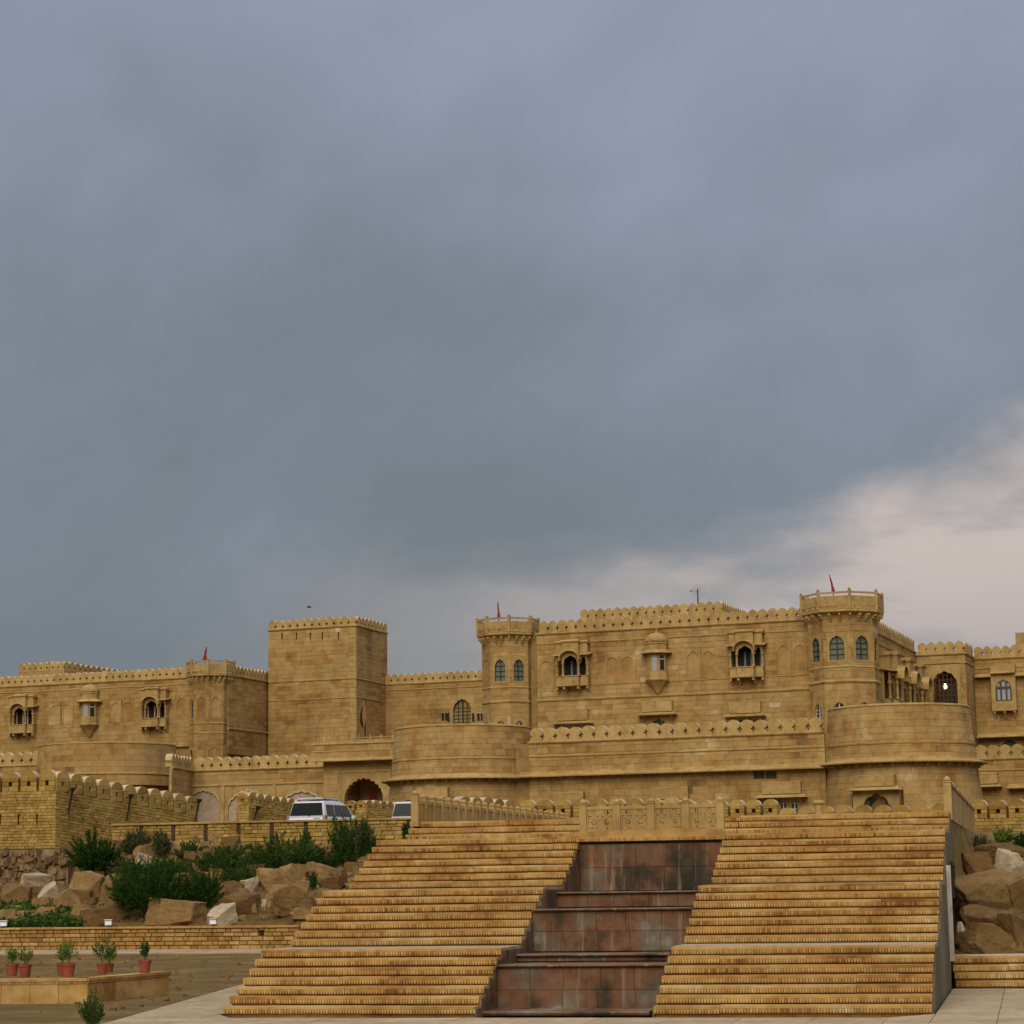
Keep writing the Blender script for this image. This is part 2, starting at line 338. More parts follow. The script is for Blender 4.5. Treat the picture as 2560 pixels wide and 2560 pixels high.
class MB:
    def __init__(s): s.v, s.f, s.m = [], [], []
    def add(s, vs, fs, m=0):
        o = len(s.v); s.v += vs
        for q in fs: s.f.append(tuple(o + i for i in q)); s.m.append(m)
        return s
    def hexa(s, p, m=0):      # 8 points: bottom ring 0-3 (ccw from above), top ring 4-7
        return s.add(list(p), [(0, 3, 2, 1), (4, 5, 6, 7), (0, 1, 5, 4), (1, 2, 6, 5), (2, 3, 7, 6), (3, 0, 4, 7)], m)
    def box(s, x0, x1, y0, y1, z0, z1, m=0):
        return s.hexa([(x0, y0, z0), (x1, y0, z0), (x1, y1, z0), (x0, y1, z0), (x0, y0, z1), (x1, y0, z1), (x1, y1, z1), (x0, y1, z1)], m)
    def fbox(s, F, s0, s1, d0, d1, z0, z1, m=0, n=None):
        n = n or (1 if F.nseg == 1 else max(1, int(abs(s1 - s0)/F.seg + 0.5)))
        vs, fs = [], []
        for i in range(n + 1):
            t = s0 + (s1 - s0)*i/n
            vs += [F.P(t, d1, z0), F.P(t, d0, z0), F.P(t, d0, z1), F.P(t, d1, z1)]
        for i in range(n):
            a, b = 4*i, 4*i + 4
            fs += [(a, b, b+3, a+3), (a+3, b+3, b+2, a+2), (a+2, b+2, b+1, a+1), (a+1, b+1, b, a)]
        fs += [(0, 3, 2, 1), (4*n, 4*n+1, 4*n+2, 4*n+3)]
        return s.add(vs, fs, m)
    def fblock(s, F, s0, s1, z0, z1, d0=-0.24, d1=0.0, ch=0.02, g=0.006, tilt=(0, 0)):
        """A dressed stone: sides, a chamfer and a front face."""
        s0, s1, z0, z1 = s0 + g, s1 - g, z0 + g, z1 - g
        n = 1 if F.nseg == 1 else max(1, int((s1 - s0)/F.seg + 0.5))
        cs = min(ch, (s1 - s0)*0.3); cz = min(ch, (z1 - z0)*0.3)
        vs, fs = [], []
        for i in range(n + 1):
            q = i/n; t = s0 + (s1 - s0)*q; ti = s0 + cs + (s1 - s0 - 2*cs)*q
            e = d1 + tilt[0]*(q - 0.5)
            vs += [F.P(t, d0, z0), F.P(t, e - cs, z0), F.P(ti, e - tilt[1], z0 + cz), F.P(ti, e + tilt[1], z1 - cz), F.P(t, e - cs, z1), F.P(t, d0, z1)]
        for i in range(n):
            a, b = 6*i, 6*i + 6
            for k in range(5): fs.append((a+k, b+k, b+k+1, a+k+1))
        e = 6*n
        fs += [(0, 1, 4, 5), (1, 2, 3, 4), (e+5, e+4, e+1, e), (e+4, e+3, e+2, e+1)]
        return s.add(vs, fs)
    def fpoly(s, F, pts, d0, d1, m=0, mside=None):
        """Polygon in the wall plane (s,z), counter-clockwise seen from outside, extruded from d0 (back) to d1 (front)."""
        n = len(pts); mside = m if mside is None else mside
        vs = [F.P(t, d1, z) for t, z in pts] + [F.P(t, d0, z) for t, z in pts]
        s.add(vs, [tuple(range(n)), tuple(range(2*n-1, n-1, -1))], m)
        o = len(s.v) - 2*n
        for i in range(n):
            j = (i + 1) % n
            s.f.append((o+i, o+n+i, o+n+j, o+j))
            (t0, z0), (t1, z1) = pts[i], pts[j]
            s.m.append(mside if (t1 < t0 - 1e-6) else m)
        return s
    def run(s, F, s0, s1, prof, n=None, m=0):
        """Moulding: closed profile of (d,z) points swept along the face."""
        n = n or (1 if F.nseg == 1 else max(1, int(abs(s1 - s0)/F.seg + 0.5)))
        k = len(prof); vs, fs = [], []
        for i in range(n + 1):
            t = s0 + (s1 - s0)*i/n
            vs += [F.P(t, d, z) for d, z in prof]
        for i in range(n):
            for j in range(k):
                a, b = i*k + j, i*k + (j+1) % k
                fs.append((a, a + k, b + k, b))
        fs += [tuple(range(k)), tuple(range(n*k + k - 1, n*k - 1, -1))]
        return s.add(vs, fs, m)
    def arch(s, F, sc, z0, z1, W, w, zs, spring, rise, d0, d1, cusps=0, N=14, m=0, pointed=0.12):
        """A slab W wide from z0 to z1 with an arched opening w wide from sill zs."""
        if W > w + 0.01:
            s.fbox(F, sc - W/2, sc - w/2, d0, d1, z0, z1, m); s.fbox(F, sc + w/2, sc + W/2, d0, d1, z0, z1, m)
        if zs > z0 + 0.005: s.fbox(F, sc - w/2, sc + w/2, d0, d1, z0, zs, m)
        pts = arch_pts(w, spring, rise, cusps, N, pointed)
        for (a, za), (b, zb) in zip(pts, pts[1:]):
            za, zb = min(za, z1 - 0.01), min(zb, z1 - 0.01)
            p = [F.P(sc + a, d1, za), F.P(sc + b, d1, zb), F.P(sc + b, d0, zb), F.P(sc + a, d0, za),
                 F.P(sc + a, d1, z1), F.P(sc + b, d1, z1), F.P(sc + b, d0, z1), F.P(sc + a, d0, z1)]
            s.hexa(p, m)
        return s
    def arch_fill(s, F, sc, w, zs, spring, rise, d, cusps=0, N=14, m=0, pointed=0.12):
        pts = arch_pts(w, spring, rise, cusps, N, pointed)
        vs = [F.P(sc - w/2, d, zs), F.P(sc + w/2, d, zs)] + [F.P(sc + a, d, z) for a, z in reversed(pts)]
        return s.add(vs, [tuple(range(len(vs)))], m)
    def lathe(s, cx, cy, prof, n=12, a0=0.0, m=0, cap=True):
        k = len(prof); vs, fs = [], []
        for i in range(n):
            a = a0 + 2*math.pi*i/n
            vs += [(cx + r*math.cos(a), cy + r*math.sin(a), z) for r, z in prof]
        for i in range(n):
            j = (i+1) % n
            for q in range(k-1): fs.append((i*k+q, j*k+q, j*k+q+1, i*k+q+1))
        if cap:
            fs.append(tuple(i*k + k-1 for i in range(n))); fs.append(tuple(i*k for i in reversed(range(n))))
        return s.add(vs, fs, m)
    def tube(s, pts, r, n=6, m=0):
        rs = r if isinstance(r, (list, tuple)) else [r]*len(pts)
        vs, fs = [], []
        P = [Vector(p) for p in pts]
        for i, p in enumerate(P):
            t = (P[min(i+1, len(P)-1)] - P[max(i-1, 0)]).normalized()
            a = t.orthogonal().normalized(); b2 = t.cross(a)
            for j in range(n):
                q = 2*math.pi*j/n
                vs.append(tuple(p + (a*math.cos(q) + b2*math.sin(q))*rs[i]))
        for i in range(len(P)-1):
            for j in range(n):
                k2 = (j+1) % n
                fs.append((i*n+j, i*n+k2, i*n+n+k2, i*n+n+j))
        fs += [tuple(reversed(range(n))), tuple(range((len(P)-1)*n, len(P)*n))]
        return s.add(vs, fs, m)
    def mesh(s, name, mats, org=(0, 0, 0), smooth=False):
        me = bpy.data.meshes.new(name)
        ox, oy, oz = org
        me.from_pydata([(x-ox, y-oy, z-oz) for x, y, z in s.v], [], s.f)
        for q in (mats if isinstance(mats, (list, tuple)) else [mats]): me.materials.append(MATS[q])
        if any(s.m): me.polygons.foreach_set('material_index', s.m)
        if smooth: me.polygons.foreach_set('use_smooth', [True]*len(s.f))
        me.update()
        return me
def arch_pts(w, spring, rise, cusps=0, N=14, pointed=0.12):
    out = []
    if cusps: N = max(N, cusps*6)
    for i in range(N + 1):
        t = math.pi*(1 - i/N); x = math.cos(t); y = math.sin(t)
        y = y*(1 + pointed*(1 - abs(x)))/(1 + pointed)
        k = 1.0
        if cusps: k = 1 - 0.09*(1 - abs(math.sin(cusps*t)))*(0.3 + 0.7*y)
        out.append((x*w/2*(k if 0 < i < N else 1), spring + rise*y*k))
    out.sort(key=lambda q: q[0])
    return out

def tag(o, label=None, cat=None, group=None, kind=None):
    for k, q in (('label', label), ('category', cat), ('group', group), ('kind', kind)):
        if q: o[k] = q
    return o
class T:
    """A thing: an Empty at its base, its parts in the coordinates of a plan frame."""
    def __init__(s, name, label, cat, frame, org, group=None):
        s.fr, s.org = frame, org
        s.e = bpy.data.objects.new(name, None); COL.objects.link(s.e)
        s.e.location = frame.W(*org); s.e.rotation_euler = (0, 0, frame.ang)
        s.e.empty_display_size = 0.3
        tag(s.e, label, cat, group)
    def part(s, name, mb, mats, parent=None, label=None, kind=None, smooth=False):
        o = bpy.data.objects.new(name, mb.mesh(name, mats, s.org, smooth)); COL.objects.link(o)
        o.parent = parent or s.e
        return tag(o, label, None, None, kind)
    def place(s, name, me, p, rotz=0.0, parent=None, scale=None, label=None):
        o = bpy.data.objects.new(name, me); COL.objects.link(o); o.parent = parent or s.e
        o.location = (p[0]-s.org[0], p[1]-s.org[1], p[2]-s.org[2]); o.rotation_euler = (0, 0, rotz)
        if scale: o.scale = scale
        if label: o['label'] = label
        return o
def single(name, mb, mats, label, cat, frame, org, group=None, kind=None, smooth=False):
    o = bpy.data.objects.new(name, mb.mesh(name, mats, org, smooth)); COL.objects.link(o)
    o.location = frame.W(*org); o.rotation_euler = (0, 0, frame.ang)
    return tag(o, label, cat, group, kind)
def struct(name, mb, mat, frame=WO, smooth=False):
    return tag(single(name, mb, mat, None, None, frame, (0, 0, 0), smooth=smooth), kind='structure')

def courses(F, s0, s1, z0, z1, ch, lmin, lmax, holes=(), rough=0.012, cj=0.12):
    """Lay courses of blocks over a wall face, leaving holes free. Returns (F,s0,s1,z0,z1,d,tilt)."""
    out = []
    n = max(1, int(round((z1 - z0)/ch))); hs = [RND.uniform(1-cj, 1+cj) for _ in range(n)]
    k = (z1 - z0)/sum(hs); z = z0
    for h in hs:
        za, zb = z, z + h*k; z = zb
        free = [(s0, s1, za, zb)]
        for a, b, c, d in holes:
            if c < zb - 0.02 and d > za + 0.02:
                nf = []
                for p, q, e, f in free:
                    if b <= p + 1e-4 or a >= q - 1e-4: nf.append((p, q, e, f)); continue
                    if a - p > 0.03: nf.append((p, a, e, f))
                    if q - b > 0.03: nf.append((b, q, e, f))
                    l, r = max(p, a), min(q, b)
                    if c - e > 0.02: nf.append((l, r, e, c))
                    if f - d > 0.02: nf.append((l, r, d, f))
                free = nf
        for p, q, e, f in free:
            t = p
            first = True
            while q - t > 1e-4:
                l = RND.uniform(lmin, lmax)
                if first: l *= RND.uniform(0.4, 1.0); first = False
                if q - t - l < lmin*0.5: l = q - t
                l = min(l, q - t)
                out.append((F, t, t + l, e, f, RND.uniform(-rough, rough), (RND.uniform(-rough, rough), RND.uniform(-rough, rough)*0.4)))
                t += l
    return out
def lay(th, blocks, mat, limit=300, name='stone', parent=None, ch=0.010, depth=-0.24, keep=None, g=0.003):
    """The blocks that show largest become parts of their own, the rest one part of the thing."""
    if len(blocks) > limit:
        kf = keep or (lambda b: (b[2]-b[1])*(b[4]-b[3]))
        blocks = sorted(blocks, key=kf, reverse=True)
    for F, a, b2, c, d, pr, tl in blocks[:limit]:
        th.part(name, MB().fblock(F, a, b2, c, d, depth, pr, ch, g, tl), mat, parent)
    if len(blocks) > limit:
        mb = MB()
        for F, a, b2, c, d, pr, tl in blocks[limit:]: mb.fblock(F, a, b2, c, d, depth, pr, ch, g, tl)
        th.part('stonework', mb, mat, parent, kind='stuff')

# ---- merlons
def merlon_mesh(w, h, th, s=None, zc=None, hs=0.50):
    """Rounded merlon with half a cross-shaped piercing in each side."""
    mb = MB(); F = Face(0, 0)
    s = s or w*0.12; zc = zc or h*0.34; hw = w/2 - 0.004
    L = [(-hw, 0), (hw, 0), (hw, zc-1.5*s), (hw-.5*s, zc-1.5*s), (hw-.5*s, zc-.5*s), (hw-1.5*s, zc-.5*s), (hw-1.5*s, zc+.5*s), (hw-.5*s, zc+.5*s), (hw-.5*s, zc+1.5*s), (hw, zc+1.5*s)]
    sh = h*hs + s
    top = []
    for i in range(0, 9):
        t = math.pi*i/8
        y = math.sin(t)*(1 + 0.14*(1 - abs(math.cos(t))))/1.14
        top.append((hw*0.985*math.cos(t), sh + (h - sh)*y))
    R = [(-x, z) for x, z in reversed(L[2:])]
    mb.fpoly(F, L + top + R, -th, 0, 0, 1)
    return mb.mesh('merlon', ['moulding', 'merlon_edge'])
MERL = {}
def merlons(th, F, s0, s1, z0, h, w, thick=0.5, parent=None, kind='fine', taper=None):
    n = max(1, int(round((s1 - s0)/w))); w = (s1 - s0)/n
    key = (round(w, 2), round(h, 2), kind)
    if key not in MERL: MERL[key] = merlon_mesh(w, h, thick) if kind == 'fine' else rough_merlon_mesh(w, h, thick)
    for i in range(n):
        p = F.P(s0 + (i + .5)*w, 0.0, z0)
        th.place('merlon', MERL[key], p, F.ang + RND.uniform(-0.02, 0.02), parent, (RND.uniform(.97, 1.0), 1, RND.uniform(0.955, 1.03)))
def rough_merlon_mesh(w, h, th):
    """Battlement merlon of squared stones with a square loophole and a plastered round top."""
    mb = MB(); F = Face(0, 0); g = 0.045; hw = w/2 - g; lo = 0.075
    z1, z2, z3 = h*0.26, h*0.48, h*0.64
    q = RND.uniform(-0.1, 0.1)*w
    for a, b2, c, d in ((-hw, q, 0, z1), (q, hw, 0, z1), (-hw, -lo, z1, z2), (lo, hw, z1, z2), (-hw, q+0.06, z2, z3), (q+0.06, hw, z2, z3)):
        mb.fblock(F, a, b2, c, d, -th, RND.uniform(-0.012, 0.012), 0.012, 0.004)
    mb.fbox(F, -w/2 + .002, w/2 - .002, -th - .05, -th, 0, z3)  # back plate added so the loophole and side slits fall into shade
    top = [(hw, z3)] + [(hw*math.cos(math.pi*i/10), z3 + .02 + (h - z3 - .02)*math.sin(math.pi*i/10)) for i in range(11)] + [(-hw, z3)]
    mb.fpoly(F, top, -th, 0.004, 0, 1)
    return mb.mesh('merlon', ['rough_brick', 'plaster'])

# ================================================================== terrain and paving
def lerp_tab(tab, x):
    if x <= tab[0][0]: return tab[0][1]
    for (a, p), (b, q) in zip(tab, tab[1:]):
        if x <= b: return p + (q - p)*(x - a)/(b - a)
    return tab[-1][1]
_a, _b = atz(100, 2377, 0.0), atz(654, 2374, 0.0)
LW = Frame(_a[0], _a[1], math.atan2(_b[1] - _a[1], _b[0] - _a[0]))       # low wall along the path
_a, _b = at(280, 2062, 89.0), at(280, 2062, 89.0)
_b = atz(1030, 2046, _a[2]); RWZ = _a[2]
RW = Frame(_a[0], _a[1], math.atan2(_b[1] - _a[1], _b[0] - _a[0]))       # retaining wall
RWL = math.hypot(_b[0] - _a[0], _b[1] - _a[1])
RIGHT_TAB = [(30, 0.0), (45.2, 0.0), (45.6, 0.60), (47, 0.85), (52, 2.2), (60, 3.0), (78, 3.5), (90, 4.2), (150, 6.0), (400, 6.2)]
def ground_z(X, Y, bump=True):
    a, n = ST.inv(X, Y)
    if -0.05 < a < 12.16:
        if n < 12.2: z = min(-0.35 if n > -0.5 else -0.02, 0)
        elif n < 13.0: z = 3.35
        else: z = lerp_tab([(13, 3.55), (34, 3.57), (60, 3.98), (110, 6.0), (400, 6.2)], n)
        if n < -0.5: z = 0.0
        return z
    if a <= -0.05:
        _, q = LW.inv(X, Y); rs, r = RW.inv(X, Y)
        zend = 3.70 - 1.25*max(0.0, min(1.0, (0.5 - rs)/2.5))
        if q < 0.46: z = 0.0
        elif r > (0.15 if rs > 0 else 2.6): return 3.95
        else:
            k = max(0.0, min(1.0, (q - 0.35)/max(q - 0.35 - r + (0.0 if rs > 0 else 2.0), 0.5)))
            z = 0.82 + (zend - 0.82)*k**1.1
        if bump:
            amp = 0.03 if q < 0.46 else 0.28*min(1, max(0, q - .6))
            z += amp*noise.noise(Vector((X*0.6, Y*0.6, 1.3))) + amp*0.4*noise.noise(Vector((X*1.9, Y*1.9, 4.3)))
        return z
    z = lerp_tab(RIGHT_TAB, Y)
    if bump and Y > 45.6: z += 0.15*noise.noise(Vector((X*0.9, Y*0.9, 1.3)))
    return z
def build_ground():
    xs = [-3000, -800, -250, -120, -60, -36] + [-30 + 0.3*i for i in range(int(48/0.3))] + [19, 24, 36, 60, 120, 250, 800, 3000]
    ys = [-400, -60, 0, 15, 24] + [28 + 0.3*i for i in range(int(30/0.3))] + [58 + 1.0*i for i in range(14)] + [72 + 0.3*i for i in range(70)] + [94, 98,  105, 130, 160, 200, 300, 600, 1500, 4000]
    mb = MB()
    for y in ys:
        for x in xs: mb.v.append((x, y, ground_z(x, y)))
    nx = len(xs)
    for j in range(len(ys)-1):
        for i in range(nx-1):
            mb.f.append((j*nx+i, j*nx+i+1, (j+1)*nx+i+1, (j+1)*nx+i)); mb.m.append(0)
    return struct('ground', mb, 'soil', smooth=True)
build_ground()
# forecourt paving: slabs of pale stone in front of and beside the stair
def paving_area(name, xs, ys, keep, mat='paving', lift=0.02, zf=None):
    root = MB(); pieces = []
    zf = zf or (lambda X, Y: ground_z(X, Y, False))
    for i in range(len(xs)-1):
        for j in range(len(ys)-1):
            cx, cy = (xs[i]+xs[i+1])/2, (ys[j]+ys[j+1])/2
            X, Y, _ = ST.W(cx, cy, 0)
            if not keep(X, Y, cx, cy): continue
            g = 0.006
            q = [(xs[i]+g, ys[j]+g), (xs[i+1]-g, ys[j]+g), (xs[i+1]-g, ys[j+1]-g), (xs[i]+g, ys[j+1]-g)]
            vs = []
            l2 = lift + RND.uniform(0, 0.004)
            for x, y in q:
                W = ST.W(x, y, 0); vs.append((x, y, zf(W[0], W[1]) + l2))
            pieces.append(vs)
            root.add([(x, y, z - 0.03) for x, y, z in vs], [(0, 1, 2, 3)])
    base = struct(name, root, 'step_core', ST)
    for vs in pieces:
        mb = MB(); mb.hexa([(x, y, z - 0.06) for x, y, z in vs] + vs)
        o = bpy.data.objects.new('paving_slab', mb.mesh('paving_slab', mat)); COL.objects.link(o); o.parent = base
    return base
def apron_lim(Y): return -6.76 + 0.042*(Y - 39.0)
def apron_zone(X, Y, a, n):
    return n < -0.02 or a > 12.5 or X > apron_lim(Y) or Y < 37.0
axs2 = [-0.06, 1.15, 2.3, 3.45, 4.6, 5.75, 6.9, 8.05, 9.2, 10.35, 11.5, 12.2, 13.2, 14.2, 15.3, 16.4, 17.5]
ays = [-9.0 + 1.0*i for i in range(9)] + [-0.02, 1.0, 2.0, 3.1, 4.1, 5.1, 6.1, 7.1, 8.0]
fc = paving_area('forecourt', axs2, ays, lambda X, Y, a, n: n < -0.02 or (a > 12.2 and Y < 44.5))
def clip(poly, f):
    out = []
    for p, q in zip(poly, poly[1:] + poly[:1]):
        fp, fq = f(*p), f(*q)
        if fp >= 0: out.append(p)
        if (fp < 0) != (fq < 0):
            t = fp/(fp - fq); out.append((p[0] + (q[0]-p[0])*t, p[1] + (q[1]-p[1])*t))
    return out
def court_slab(poly, parent):
    if len(poly) < 3: return
    z = 0.02 + RND.uniform(0, .004)
    n = len(poly); mb = MB()
    mb.add([(x, y, z) for x, y in poly] + [(x, y, z - .06) for x, y in poly], [tuple(range(n))] + [(i, n + i, n + (i+1) % n, (i+1) % n) for i in range(n)])
    o = bpy.data.objects.new('paving_slab', mb.mesh('paving_slab', 'paving')); COL.objects.link(o); o.parent = parent
sc_ = struct('side_court', MB().add([(-30, 25, -.01), (-6.8, 25, -.01), (-6.8, 36.9, -.01), (-30, 36.9, -.01)], [(0, 1, 2, 3)]), 'step_core')
for i in range(12):
    for j in range(34):
        a0, a1, n0, n1 = -12.0 + i*.995, -12.0 + (i+1)*.995 - .01, -9 + j*1.0, -9 + (j+1)*1.0 - .01
        P4 = [ST.W(a, n, 0)[:2] for a, n in ((a0, n0), (a1, n0), (a1, n1), (a0, n1))]
        court_slab(clip(P4, lambda X, Y: X - apron_lim(Y)), sc_)
for i in range(14):
    for j in range(6):
        x0, y0 = -20 + i*1.0, 31 + j*1.0
        court_slab(clip([(x0, y0), (x0 + .99, y0), (x0 + .99, y0 + .99), (x0, y0 + .99)], lambda X, Y: apron_lim(Y) - .01 - X), sc_)
# path along the low wall
path = struct('path', MB().box(-14, 20, -4.4, -.05, -.1, .01), 'step_core', LW)
x = -14.0
while x < 20:
    x1 = x + RND.uniform(1.4, 2.0)
    o = bpy.data.objects.new('paving_slab', MB().box(x+.006, x1-.006, -4.3, -.06, -.05, 0.03 + RND.uniform(0, .004)).mesh('paving_slab', 'paving')); COL.objects.link(o); o.parent = path
    x = x1
# upper court behind the stair head
struct('upper_court', MB().box(-0.02, 12.10, 12.6, 70, 3.3, 3.59), 'paving', ST)

# ================================================================== grand stair
H, D = 0.15, 0.3282
LAND = (1.6358, 1.867, 2.257)
W1, W2, W3 = 4.5177, 7.5776, 12.1383
def run_of(i):
    n = (i - 1)*D
    for k, a in enumerate((7, 14, 21)):
        if i > a: n += LAND[k] - D
    return n
SC = 0.0502
def tongue_mesh(n, depth):
    """A tread slab n scallops long: plain fillet above a carved row of hanging tongues."""
    mb = MB(); L = n*SC; F = Face(0, 0)
    mb.fbox(F, 0.002, L - 0.002, -depth, 0.0, -0.044, 0.0)
    mb.fbox(F, 0.002, L - 0.002, -depth, -0.046, -0.126, -0.044)
    for i in range(n):
        c = (i + .5)*SC; h = SC*0.44
        pts = [(c - h, -0.044), (c - h, -0.072), (c - h*.86, -0.095), (c - h*.52, -0.114), (c, -0.122), (c + h*.52, -0.114), (c + h*.86, -0.095), (c + h, -0.072), (c + h, -0.044)]
        mb.fpoly(F, pts, -0.047, -0.003)
    return mb.mesh('tread', 'step_stone')
TREAD = {}
def stair_flight(name, label, a0, a1, rows, n_of, z_of=lambda i: i*H, landings=(7, 14, 21), fr=ST, org=None):
    th = T(name, label, 'stairs', fr, org or (a0, n_of(rows[0]), z_of(rows[0]-1)))
    core = MB()
    for i in rows:
        nb = n_of(i)
        core.box(a0 + 0.03, a1 - 0.03, nb + 0.072, n_of(rows[-1]) + 0.9, z_of(i) - H - 0.005 if i > rows[0] else z_of(i) - H - 0.2, z_of(i) - 0.03 - 0.0004*i)
    th.part('core', core, 'step_core')
    tot = (a1 - a0)/SC
    for i in rows:
        left = int(round(tot)); a = a0 + RND.uniform(-0.012, 0.012); k = (a1 - a0)/(left*SC)
        nxt = n_of(i + 1) if i < rows[-1] else n_of(i) + 0.5
        dep = round(min(nxt - n_of(i) + 0.045, 0.42), 2)
        while left > 0:
            c = RND.choice((14, 18, 22, 26, 30, 36))
            if left - c < 10: c = left
            if c > 40: c = left//2
            key = (c, dep)
            if key not in TREAD: TREAD[key] = tongue_mesh(c, dep)
            th.place('tread', TREAD[key], (a, n_of(i) + RND.uniform(-0.012, 0.012), z_of(i) + RND.uniform(-0.006, 0.006)), RND.uniform(-0.003, 0.003), None, (k, 1, 1))
            a += c*SC*k; left -= c
        if i in landings:
            x = a0
            while x < a1 - 0.01:
                x1 = min(a1, x + RND.uniform(0.8, 1.3))
                if a1 - x1 < 0.4: x1 = a1
                th.part('landing_slab', MB().box(x + .004, x1 - .004, n_of(i) + 0.30, nxt + 0.045, z_of(i) - 0.05, z_of(i) + 0.004 + RND.uniform(0, .003)), 'paving')
                x = x1
    return th
ROWS = list(range(1, 25))
stair_flight('stair_flight', 'broad flight of carved yellow sandstone steps left of the brown water cascade', 0.0, W1, ROWS, run_of)
stair_flight('stair_flight', 'broad flight of carved yellow sandstone steps right of the brown water cascade', W2, W3, ROWS, run_of)

stair_flight('short_steps', 'three short steps behind the pierced jali balustrade', W1 + .01, W2 - .01, [22, 23, 24], run_of)

# central cascade: stained brown slabs between the two flights
cas = T('water_cascade', 'dry stepped water cascade of stained brown slabs between the two stair flights', 'cascade', ST, (W1, 1.6, 0))
STG = [(1.62, -0.05, 0.775, 2, 5), (3.15, 0.775, 0.905, 1, 5), (4.62, 0.905, 1.70, 2, 5), (6.85, 1.70, 2.00, 1, 5), (9.33, 2.00, 3.02, 2, 5)]
core = MB(); prev = 0
for k, (n0, z0, z1, rw, cl) in enumerate(STG):
    core.box(W1 - 0.2, W2 + 0.2, n0 + 0.05, 11.0, z0 - 0.3 if k == 0 else z0 - 0.02, z1 - 0.04 - 0.001*k)
cas.part('core', core, 'cascade_grout')
cas.part('head_floor', MB().box(W1 + .01, W2 - .01, 9.6, 11.9, 2.95, 3.14), 'paving')
for k, (n0, z0, z1, rw, cl) in enumerate(STG):
    F = Face(W1, n0)
    for r in range(rw):
        za, zb = z0 + (z1 - 0.05 - z0)*r/rw, z0 + (z1 - 0.05 - z0)*(r+1)/rw
        xs = [0.0] + sorted([(q + RND.uniform(-.08, .08))*(W2-W1)/cl for q in range(1, cl)]) + [W2 - W1]
        for a, b2 in zip(xs, xs[1:]):
            cas.part('wall_slab', MB().fblock(F, a, b2, za, zb, -0.06, RND.uniform(-0.004, 0.004), 0.003, 0.003), 'cascade_stone')
    # overhanging lip
    if k < 4:
        cas.part('lip', MB().run(F, 0.0, W2 - W1, [(-0.5, z1 - 0.045), (0.05, z1 - 0.045), (0.075, z1 - 0.02), (0.05, z1), (-0.5, z1)]), 'cascade_stone')
        nn = STG[k+1][0]
        cas.part('basin_floor', MB().box(W1, W2, n0 + 0.4, nn + 0.05, z1 - 0.05, z1 - 0.02), 'cascade_stone')
cas.part('lip', MB().run(Face(W1 - 0.25, 0.55), 0.0, W2 - W1 + 0.1, [(-1.2, -0.03), (0.05, -0.03), (0.075, 0.01), (0.05, 0.035), (-1.2, 0.035)]), 'cascade_stone')
# side cheeks of the channel, panelled in the same brown stone
for xx, sg in ((W1, 1), (W2, -1)):
    for i in ROWS[:21]:
        n0 = run_of(i) + 0.05; n1 = run_of(i+1) + 0.05
        zb = 0.0
        for (q, a, b2, _, _) in STG:
            if n0 >= q - 0.2: zb = b2 - 0.05
        if i*H - 0.12 > zb:
            cas.part('cheek_slab', MB().box(xx - 0.022, xx + 0.022, n0, n1 - 0.004, zb - 0.05, i*H - 0.045), 'cascade_stone')
# jali balustrade across the head of the cascade
jb = T('jali_balustrade', 'pierced sandstone balustrade of four jali panels above the cascade', 'balustrade', ST, (W1, 9.33, 3.02))
mb = MB(); F = Face(W1, 9.30)
jb.part('ledge', MB().box(W1 - 0.05, W2 + 0.05, 9.26, 9.75, 3.03, 3.12), 'step_stone')
for i in range(int((W2-W1)/SC)):
    c = (i+.5)*SC
    mb.fpoly(F, [(c - .02, 3.10), (c - .02, 3.05), (c - .012, 3.035), (c + .012, 3.035), (c + .02, 3.05), (c + .02, 3.10)], 0.03, 0.055)
jb.part('scallop_band', mb, 'step_stone', kind='stuff')
jb.part('plinth', MB().box(W1 + 0.02, W2 - 0.02, 9.32, 9.62, 3.12, 3.25), 'step_stone')
def post(th, x, y, z0, h, w, parent=None, mat='carved', name='post'):
    mb = MB(); r = w/2
    mb.box(x - r, x + r, y - r, y + r, z0, z0 + h*0.86)
    mb.box(x - r*1.2, x + r*1.2, y - r*1.2, y + r*1.2, z0 + h*0.86, z0 + h*0.885)
    mb.lathe(x, y, [(r*0.75, z0 + h*0.885), (r*1.0, z0 + h*0.91), (r*0.95, z0 + h*0.94), (r*0.5, z0 + h*0.975), (r*0.12, z0 + h)], 8, math.pi/8)
    return th.part(name, mb, mat, parent)
px_ = [W1 + 0.06 + (W2 - W1 - 0.12)*k/4 for k in range(5)]
for x in px_: post(jb, x, 9.47, 3.10, 0.83, 0.15)
